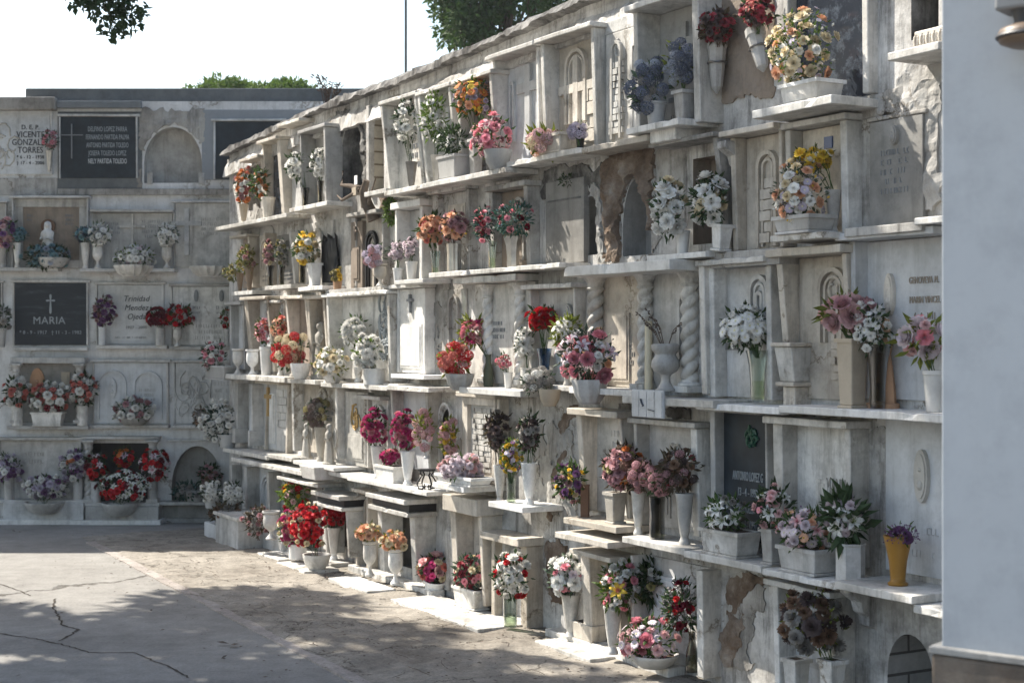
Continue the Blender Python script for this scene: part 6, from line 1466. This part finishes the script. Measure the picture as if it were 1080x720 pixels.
hw, H = (x1 - x) / 2, z1 - z
m = MB(); m.box(-hw, hw, 0, .014, 0, H); m.build('backing', 'marble_blue', o, bevel=.002)
m = MB()
for i in range(4):
    for j in range(3): m.box(-hw + .006 + i * (2 * hw - .008) / 4, -hw + (i + 1) * (2 * hw - .008) / 4, -.005, .001, .005 + j * (H - .008) / 3, (j + 1) * (H - .008) / 3)
m.build('tile', 'marble_blue', o); m = MB(); m.tube([(-hw * .35, -.008, H * .66), (-hw * .28, -.008, H * .52), (-hw * .18, -.008, H * .42)], .006, 5); m.tube([(hw * .1, -.007, H * .3), (hw * .5, -.007, H * .26)], .003, 5); m.build('emblem', 'letter_black', o)
m = MB(); x, z, t = RW.hit(685, 152, .2); o = empty('stone_bracket', RW.world(x, 0, z), RW.rot); tag(o, 'square stone block bracket under the blue hydrangea shelf', 'bracket')
x1, z1, _ = RW.hit(712, 130, .2); m.box(0, x1 - x, -.2, .006, 0, max(.1, z1 - z)); m.build('block', 'marble', o, bevel=.008)
x, z, t = RW.hit(964, 52, .16); o = empty('carved_stone', RW.world(x + .1, .10, snap(RW, x, z, .16) or z), RW.rot); tag(o, 'small carved stone block on the highest shelf by the pier', 'carved stone')
m = MB(); m.box(-.10, .16, -.06, .06, 0, .085); m.build('block', 'marble_cream', o, bevel=.006); m = MB()
for i in range(7): m.tube([(-.085 + i * .036 + .012 * math.cos(a), -.063, .042 + .025 * math.sin(a)) for a in np.linspace(0, 6.28, 9)], .005, 5)
m.build('relief', 'marble_cream', o)
for px, py, hh, lab in ((771, 170, .20, 'scroll shaped plaster bracket beside the brick filled arch'), (902, 640, .22, 'scroll shaped plaster bracket under the bottom slab')):
    x, z, t = RW.hit(px, py, .1); o = empty('scroll_bracket', RW.world(x, 0, z), RW.rot); tag(o, lab, 'bracket')
    m = MB(); pts = [(.008, hh * .5), (-.16, hh * .5), (-.165, hh * .32), (-.10, hh * .12), (-.085, -hh * .1), (-.05, -hh * .2), (-.045, -hh * .4), (.008, -hh * .5)]
    vs = [(-.035, a, b) for a, b in pts] + [(.035, a, b) for a, b in pts]; n = len(pts)
    m.add(vs, [tuple(range(n)), tuple(range(2 * n - 1, n - 1, -1))] + [(i + 1 - (n if i == n - 1 else 0), i, i + n, (i + 1) % n + n) for i in range(n)]); m.build('scroll', 'plaster_white', o, bevel=.006)
x, z, t = RW.hit(832, 415, .10)
o = empty('stepped_pedestal', RW.world(x, 0, snap(RW, x, z, .1) or z), RW.rot); tag(o, 'stepped cream pedestal carrying the flared post by the white chrysanthemums', 'pedestal')
x1, z1, _ = RW.hit(820, 361, .14); h = z1 - (snap(RW, x, z, .1) or z)
m = MB(); m.hexa([(-.055, -.11, h * .38), (.055, -.11, h * .38), (.055, .006, h * .38), (-.055, .006, h * .38)], [(-.065, -.14, h * .93), (.065, -.14, h * .93), (.065, .006, h * .93), (-.065, .006, h * .93)]); m.build('block', 'marble', o, bevel=.006)
m = MB(); m.box(-.075, .075, -.155, .006, h * .931, h); m.build('cap', 'marble_cream', o, bevel=.006); m = MB(); m.box(-.068, .068, -.13, .006, h * .31, h * .379); m.build('moulding', 'marble_cream', o, bevel=.006)
m = MB(); m.box(-.045, .045, -.10, .006, 0, h * .309); m.build('foot', 'marble_cream', o, bevel=.006)
t = (CAMH - .06) * F / (674 - HZ); x = (622 - CX) / F * t
o = empty('stone_trough', (x, t, .06), RW.rot); tag(o, 'low empty cream stone trough at the foot of the cream post', 'trough')
m = MB(); m.hexa([(-.10, -.05, 0), (.10, -.05, 0), (.10, .05, 0), (-.10, .05, 0)], [(-.115, -.06, .10), (.115, -.06, .10), (.115, .06, .10), (-.115, .06, .10)]); m.build('body', 'marble_cream', o, bevel=.005); m = MB(); m.box(-.095, .095, -.042, .042, .1005, .102); m.build('soil', 'bark', o)

# ------------------------------------------------------------------ pale pier close to the camera with its lamp
pe = Vector((1.1325, 4.0)); pu = Vector((.788, -.616)); prot = math.atan2(pu.y, pu.x)
pr = empty('pale_pier', (pe.x, pe.y, 0), prot); tag(pr, 'smooth pale blue painted pier close to the camera with a stained stone base', 'pier')
zb = CAMH - 4.0 * (682 - HZ) / F
m = MB(); m.box(0, 2.2, 0, .8, zb - .02, 4.6); m.build('shaft', 'pale_blue_paint', pr, bevel=.004)
m = MB(); m.box(-.022, 2.2, -.022, .83, -.1, zb - .016); m.build('base', 'base_stone', pr, bevel=.012)
m = MB(); m.box(-.026, 2.2, -.026, .836, zb - .0155, zb + .004); m.build('base_cap', 'cement', pr, bevel=.004)
lp = pe + pu * .222; zl = 2.60
la = empty('wall_lamp', (lp.x, lp.y, zl), prot); tag(la, 'grey and tan wall lamp fixed high on the pale pier', 'lamp')
m = MB(); m.box(-.045, .12, -.10, 0, .055, .40); m.build('housing', 'lamp_grey', la, bevel=.008)
m = MB(); m.lathe([(.03, .012), (.026, .03), (.034, .055)], 14, cx=.02, cy=-.06); m.build('neck', 'rubber_black', la, smooth=40)
m = MB(); m.lathe([(.05, -.040), (.075, -.030), (.082, -.012), (.074, .004), (.05, .013)], 28, cx=.04, cy=-.075); m.build('head', 'lamp_tan', la, smooth=50)
m = MB(); m.lathe([(.083, -.020), (.0855, -.016), (.083, -.010)], 28, cx=.04, cy=-.075); m.build('ring', 'rubber_black', la, smooth=50)

# ------------------------------------------------------------------ trees
def leaves_mesh(name, clumps, n, L, mat, parent, seed, wd=.42, gap=None):
    """clumps: (centre, radii); n leaves spread through them, each a folded leaf-sized face pair"""
    rg = np.random.default_rng(seed); vol = np.array([c[1][0] * c[1][1] * c[1][2] for c in clumps]) ** .8; pk = rg.choice(len(clumps), n, p=vol / vol.sum())
    C = np.array([c[0] for c in clumps])[pk]; Rr = np.array([c[1] for c in clumps])[pk]
    d = rg.normal(size=(n, 3)); d /= np.linalg.norm(d, axis=1)[:, None]
    P = C + d * Rr * (rg.random((n, 1)) ** .45)
    if gap:                                          # an opening in the canopy where the sun comes through
        g0 = P + np.array(parent.location)[None, :]; G = g0[:, :2] - np.array(SUN[:2])[None, :] * (g0[:, 2:3] / SUN.z); keep = np.ones(n, bool)
        for gx, gy, ra, rb in gap: keep &= ((G[:, 0] - gx) / ra) ** 2 + ((G[:, 1] - gy) / rb) ** 2 > 1
        P, d = P[keep], d[keep]; n = len(P)
    a = rg.normal(size=(n, 3)) + d * .8 + np.array([0, 0, -.35]); a /= np.linalg.norm(a, axis=1)[:, None]
    s = np.cross(a, rg.normal(size=(n, 3))); s /= np.linalg.norm(s, axis=1)[:, None]
    l = L * rg.uniform(.6, 1.35, (n, 1)); nn = np.cross(a, s)
    V4 = np.stack([P, P + a * l * .5 + s * l * wd / 2, P + a * l, P + a * l * .5 - s * l * wd / 2, P + a * l * .52 + nn * l * .08], 1).reshape(-1, 3)
    k = np.arange(n)[:, None] * 5
    fs = np.concatenate([k + np.array([[0, 1, 4]]), k + np.array([[1, 2, 4]]), k + np.array([[2, 3, 4]]), k + np.array([[3, 0, 4]])], 0)
    me = bpy.data.meshes.new(name); me.from_pydata(V4.tolist(), [], fs.tolist()); me.materials.append(MATS[mat]); me.update()
    o = bpy.data.objects.new(name, me); COL.objects.link(o); o.parent = parent; return o
def tree(name, base, trunk, clumps, n, L, mat, label, seed, cat='tree', wd=.42, r0=.16):
    o = empty(name, base); tag(o, label, cat)
    m = MB(); m.tube(trunk, r0, 10, r0 * .45); top_ = Vector(trunk[-1]); r = random.Random(seed)
    for c, rad in clumps:
        st = Vector(trunk[-2]).lerp(top_, r.random()); c = Vector(c); md = st.lerp(c, .5) + Vector((r.uniform(-.2, .2), r.uniform(-.2, .2), .15))
        m.tube([st, md, c], r0 * .28, 6, .012)
    m.build('trunk', 'bark', o, smooth=60)
    leaves_mesh('crown', clumps, n, L, mat, o, seed, wd, GAPS if name == 'yard_tree' else None); return o
GAPS = [(-3.1, 8.72, 1.15, .20), (-1.3, 9.15, .35, .12), (-2.2, 7.95, .8, .16), (.1, 8.3, .4, .12)]
def PQ(p, q, z): return Vector((.629 * p - .778 * q, .778 * p + .629 * q, z))
def crown(center, rp, rq, rz, k, rc, seed):
    r = random.Random(seed); out = []
    while len(out) < k:
        v = Vector((r.uniform(-1, 1), r.uniform(-1, 1), r.uniform(-1, 1)))
        if v.x ** 4 + v.y ** 4 + v.z ** 4 > 1: continue
        w_ = PQ(v.x * rp, v.y * rq, v.z * rz); rr = rc * r.uniform(.6, 1.3); out.append((Vector(center) + w_, (rr, rr, rr * .75)))
    return out
def yard_tree(p, q, zc, rp, rq, rz, k, rc, n, label, seed, extra=(), trunk_pq=None):
    c = PQ(p, q, 0); b = PQ(*(trunk_pq or (p - .6, q)), 0)
    cl = [(cc - b, rr) for cc, rr in crown(PQ(p, q, zc), rp, rq, rz, k, rc, seed)] + [(Vector(cc) - b, rr) for cc, rr in extra]
    t = c - b
    return tree('yard_tree', b, [(0, 0, 0), (t.x * .2, t.y * .2, zc * .35), (t.x * .5, t.y * .5, zc * .7), (t.x, t.y, zc)], cl, n, .15 if trunk_pq else .24, 'leaf_D', label, seed, r0=.2)
branch = [((-2.42, 9.0, 3.86), (.17, .13, .14)), ((-2.36, 9.0, 3.70), (.10, .10, .10)), ((-2.26, 9.0, 3.78), (.10, .10, .13)), ((-2.55, 9.0, 3.92), (.14, .13, .12)), ((-2.45, 9.0, 4.08), (.30, .2, .16))]
for a in YARD_TREES:
    o = yard_tree(*a[:10], a[11])
    if a[10]:                                          # the drooping spray that hangs into view
        b0 = Vector(o.location); m = MB(); st = Vector((-3.0, 9.0, 4.75)) - b0
        for c, _ in branch: m.tube([st, (st + Vector(c) - b0) * .5 + Vector((0, 0, .06)), Vector(c) - b0], .014, 5, .003)
        m.build('branch', 'bark', o); leaves_mesh('foliage', [(Vector(c) - b0, rr) for c, rr in branch], 1500, .05, 'leaf_D', o, 77, .55)
        m = MB(); m.tube([PQ(a[0], a[1], a[2]) - b0, (-.2 + st.x, st.y - .1, st.z + .35), st], .05, 7, .014); m.build('limb', 'bark', o, smooth=60)
# far trees seen over the walls
def pxz(px, py, d): return ((px - CX) / F * d, d, CAMH - (py - HZ) * d / F)
cl = []
r = random.Random(8)
base = Vector((pxz(525, 0, 17)[0], 17, 0))
for i in range(44):
    a = Vector(pxz(r.uniform(462, 590), r.uniform(-70, 36), 17 + r.uniform(-.6, .6)))
    if a.z < pxz(0, 45 - (525 - 540 * 0 - 500) * 0, 17)[2]: continue
    rr = r.uniform(.14, .26); cl.append((a - base, (rr, rr, rr)))
tree('small_tree', base, [(0, 0, 0), (.1, 0, 2), (-.05, .1, 3.8), (0, 0, 5.0)], cl, 11000, .085, 'leaf_G', 'leafy green tree rising behind the top of the long wall', 21, r0=.09)
# drooping pinnate crown over the back wall
o = empty('small_tree', (pxz(270, 0, 19)[0], 19, 0)); tag(o, 'low rounded bright green tree behind the back wall', 'tree')
m = MB(); m.tube([(0, 0, 0), (.05, 0, 2.5), (0, 0, 4.85)], .09, 10, .05); m.build('trunk', 'bark', o, smooth=60)
b0 = Vector(o.location); cl = []
for i in range(60):
    u = r.uniform(-1, 1); rr = r.uniform(.13, .24); cl.append(((.68 * u, r.uniform(-.3, .3), 5.0 - .10 * u * u - r.uniform(0, .22)), (rr, rr, rr * .7)))
leaves_mesh('crown', cl, 14000, .085, 'leaf_V', o, 55, .40)
o = empty('dry_bush', pxz(345, 112, 13.6)); tag(o, 'thin leafless twiggy bush on top of the wall far end', 'bush')
m = MB()
for i in range(22):
    e = Vector((r.uniform(-.14, .14), r.uniform(-.1, .1), r.uniform(.10, .26))); m.tube([(0, 0, -.1), e * .5 + Vector((0, 0, .03)), e], .004, 4, .002)
    for q in range(8): p = e * r.uniform(.5, 1.05); d = Vector((r.uniform(-1, 1), r.uniform(-1, 1), r.uniform(-.3, 1))) * .022; m.add([p, p + d + Vector((.008, 0, .004)), p + d * 1.8, p + d - Vector((.008, 0, .004))], [(0, 1, 2, 3)])
m.build('twig', 'dry_stem', o)
b = Vector(pxz(428, 90, 12.9)); o = empty('antenna_pole', b); tag(o, 'thin dark pole standing upright on top of the long wall', 'pole')
m = MB(); m.tube([(0, 0, -.3), (0, 0, 2.2)], .012, 8, .009); m.build('pole', 'metal_dark', o, smooth=60); m = MB(); m.lathe([(.03, -.32), (.03, -.2), (.016, -.18)], 10); m.build('socket', 'metal_dark', o)
if HAZE:
    m = MB(); m.box(-62, 62, -42, 92, -1.6, 9.0); hz = m.build('haze', []); hz['kind'] = 'stuff'
    mt = bpy.data.materials.new('haze'); mt.use_nodes = True; q = mt.node_tree; q.nodes.clear(); oo = q.nodes.new('ShaderNodeOutputMaterial'); v = q.nodes.new('ShaderNodeVolumePrincipled')
    v.inputs['Color'].default_value = (.92, .95, 1, 1); v.inputs['Density'].default_value = HAZE; v.inputs['Anisotropy'].default_value = .5
    q.links.new(v.outputs[0], oo.inputs['Volume']); hz.data.materials.append(mt)
make_texts()
print('OBJECTS', len(bpy.data.objects), 'MESHES', len(bpy.data.meshes))
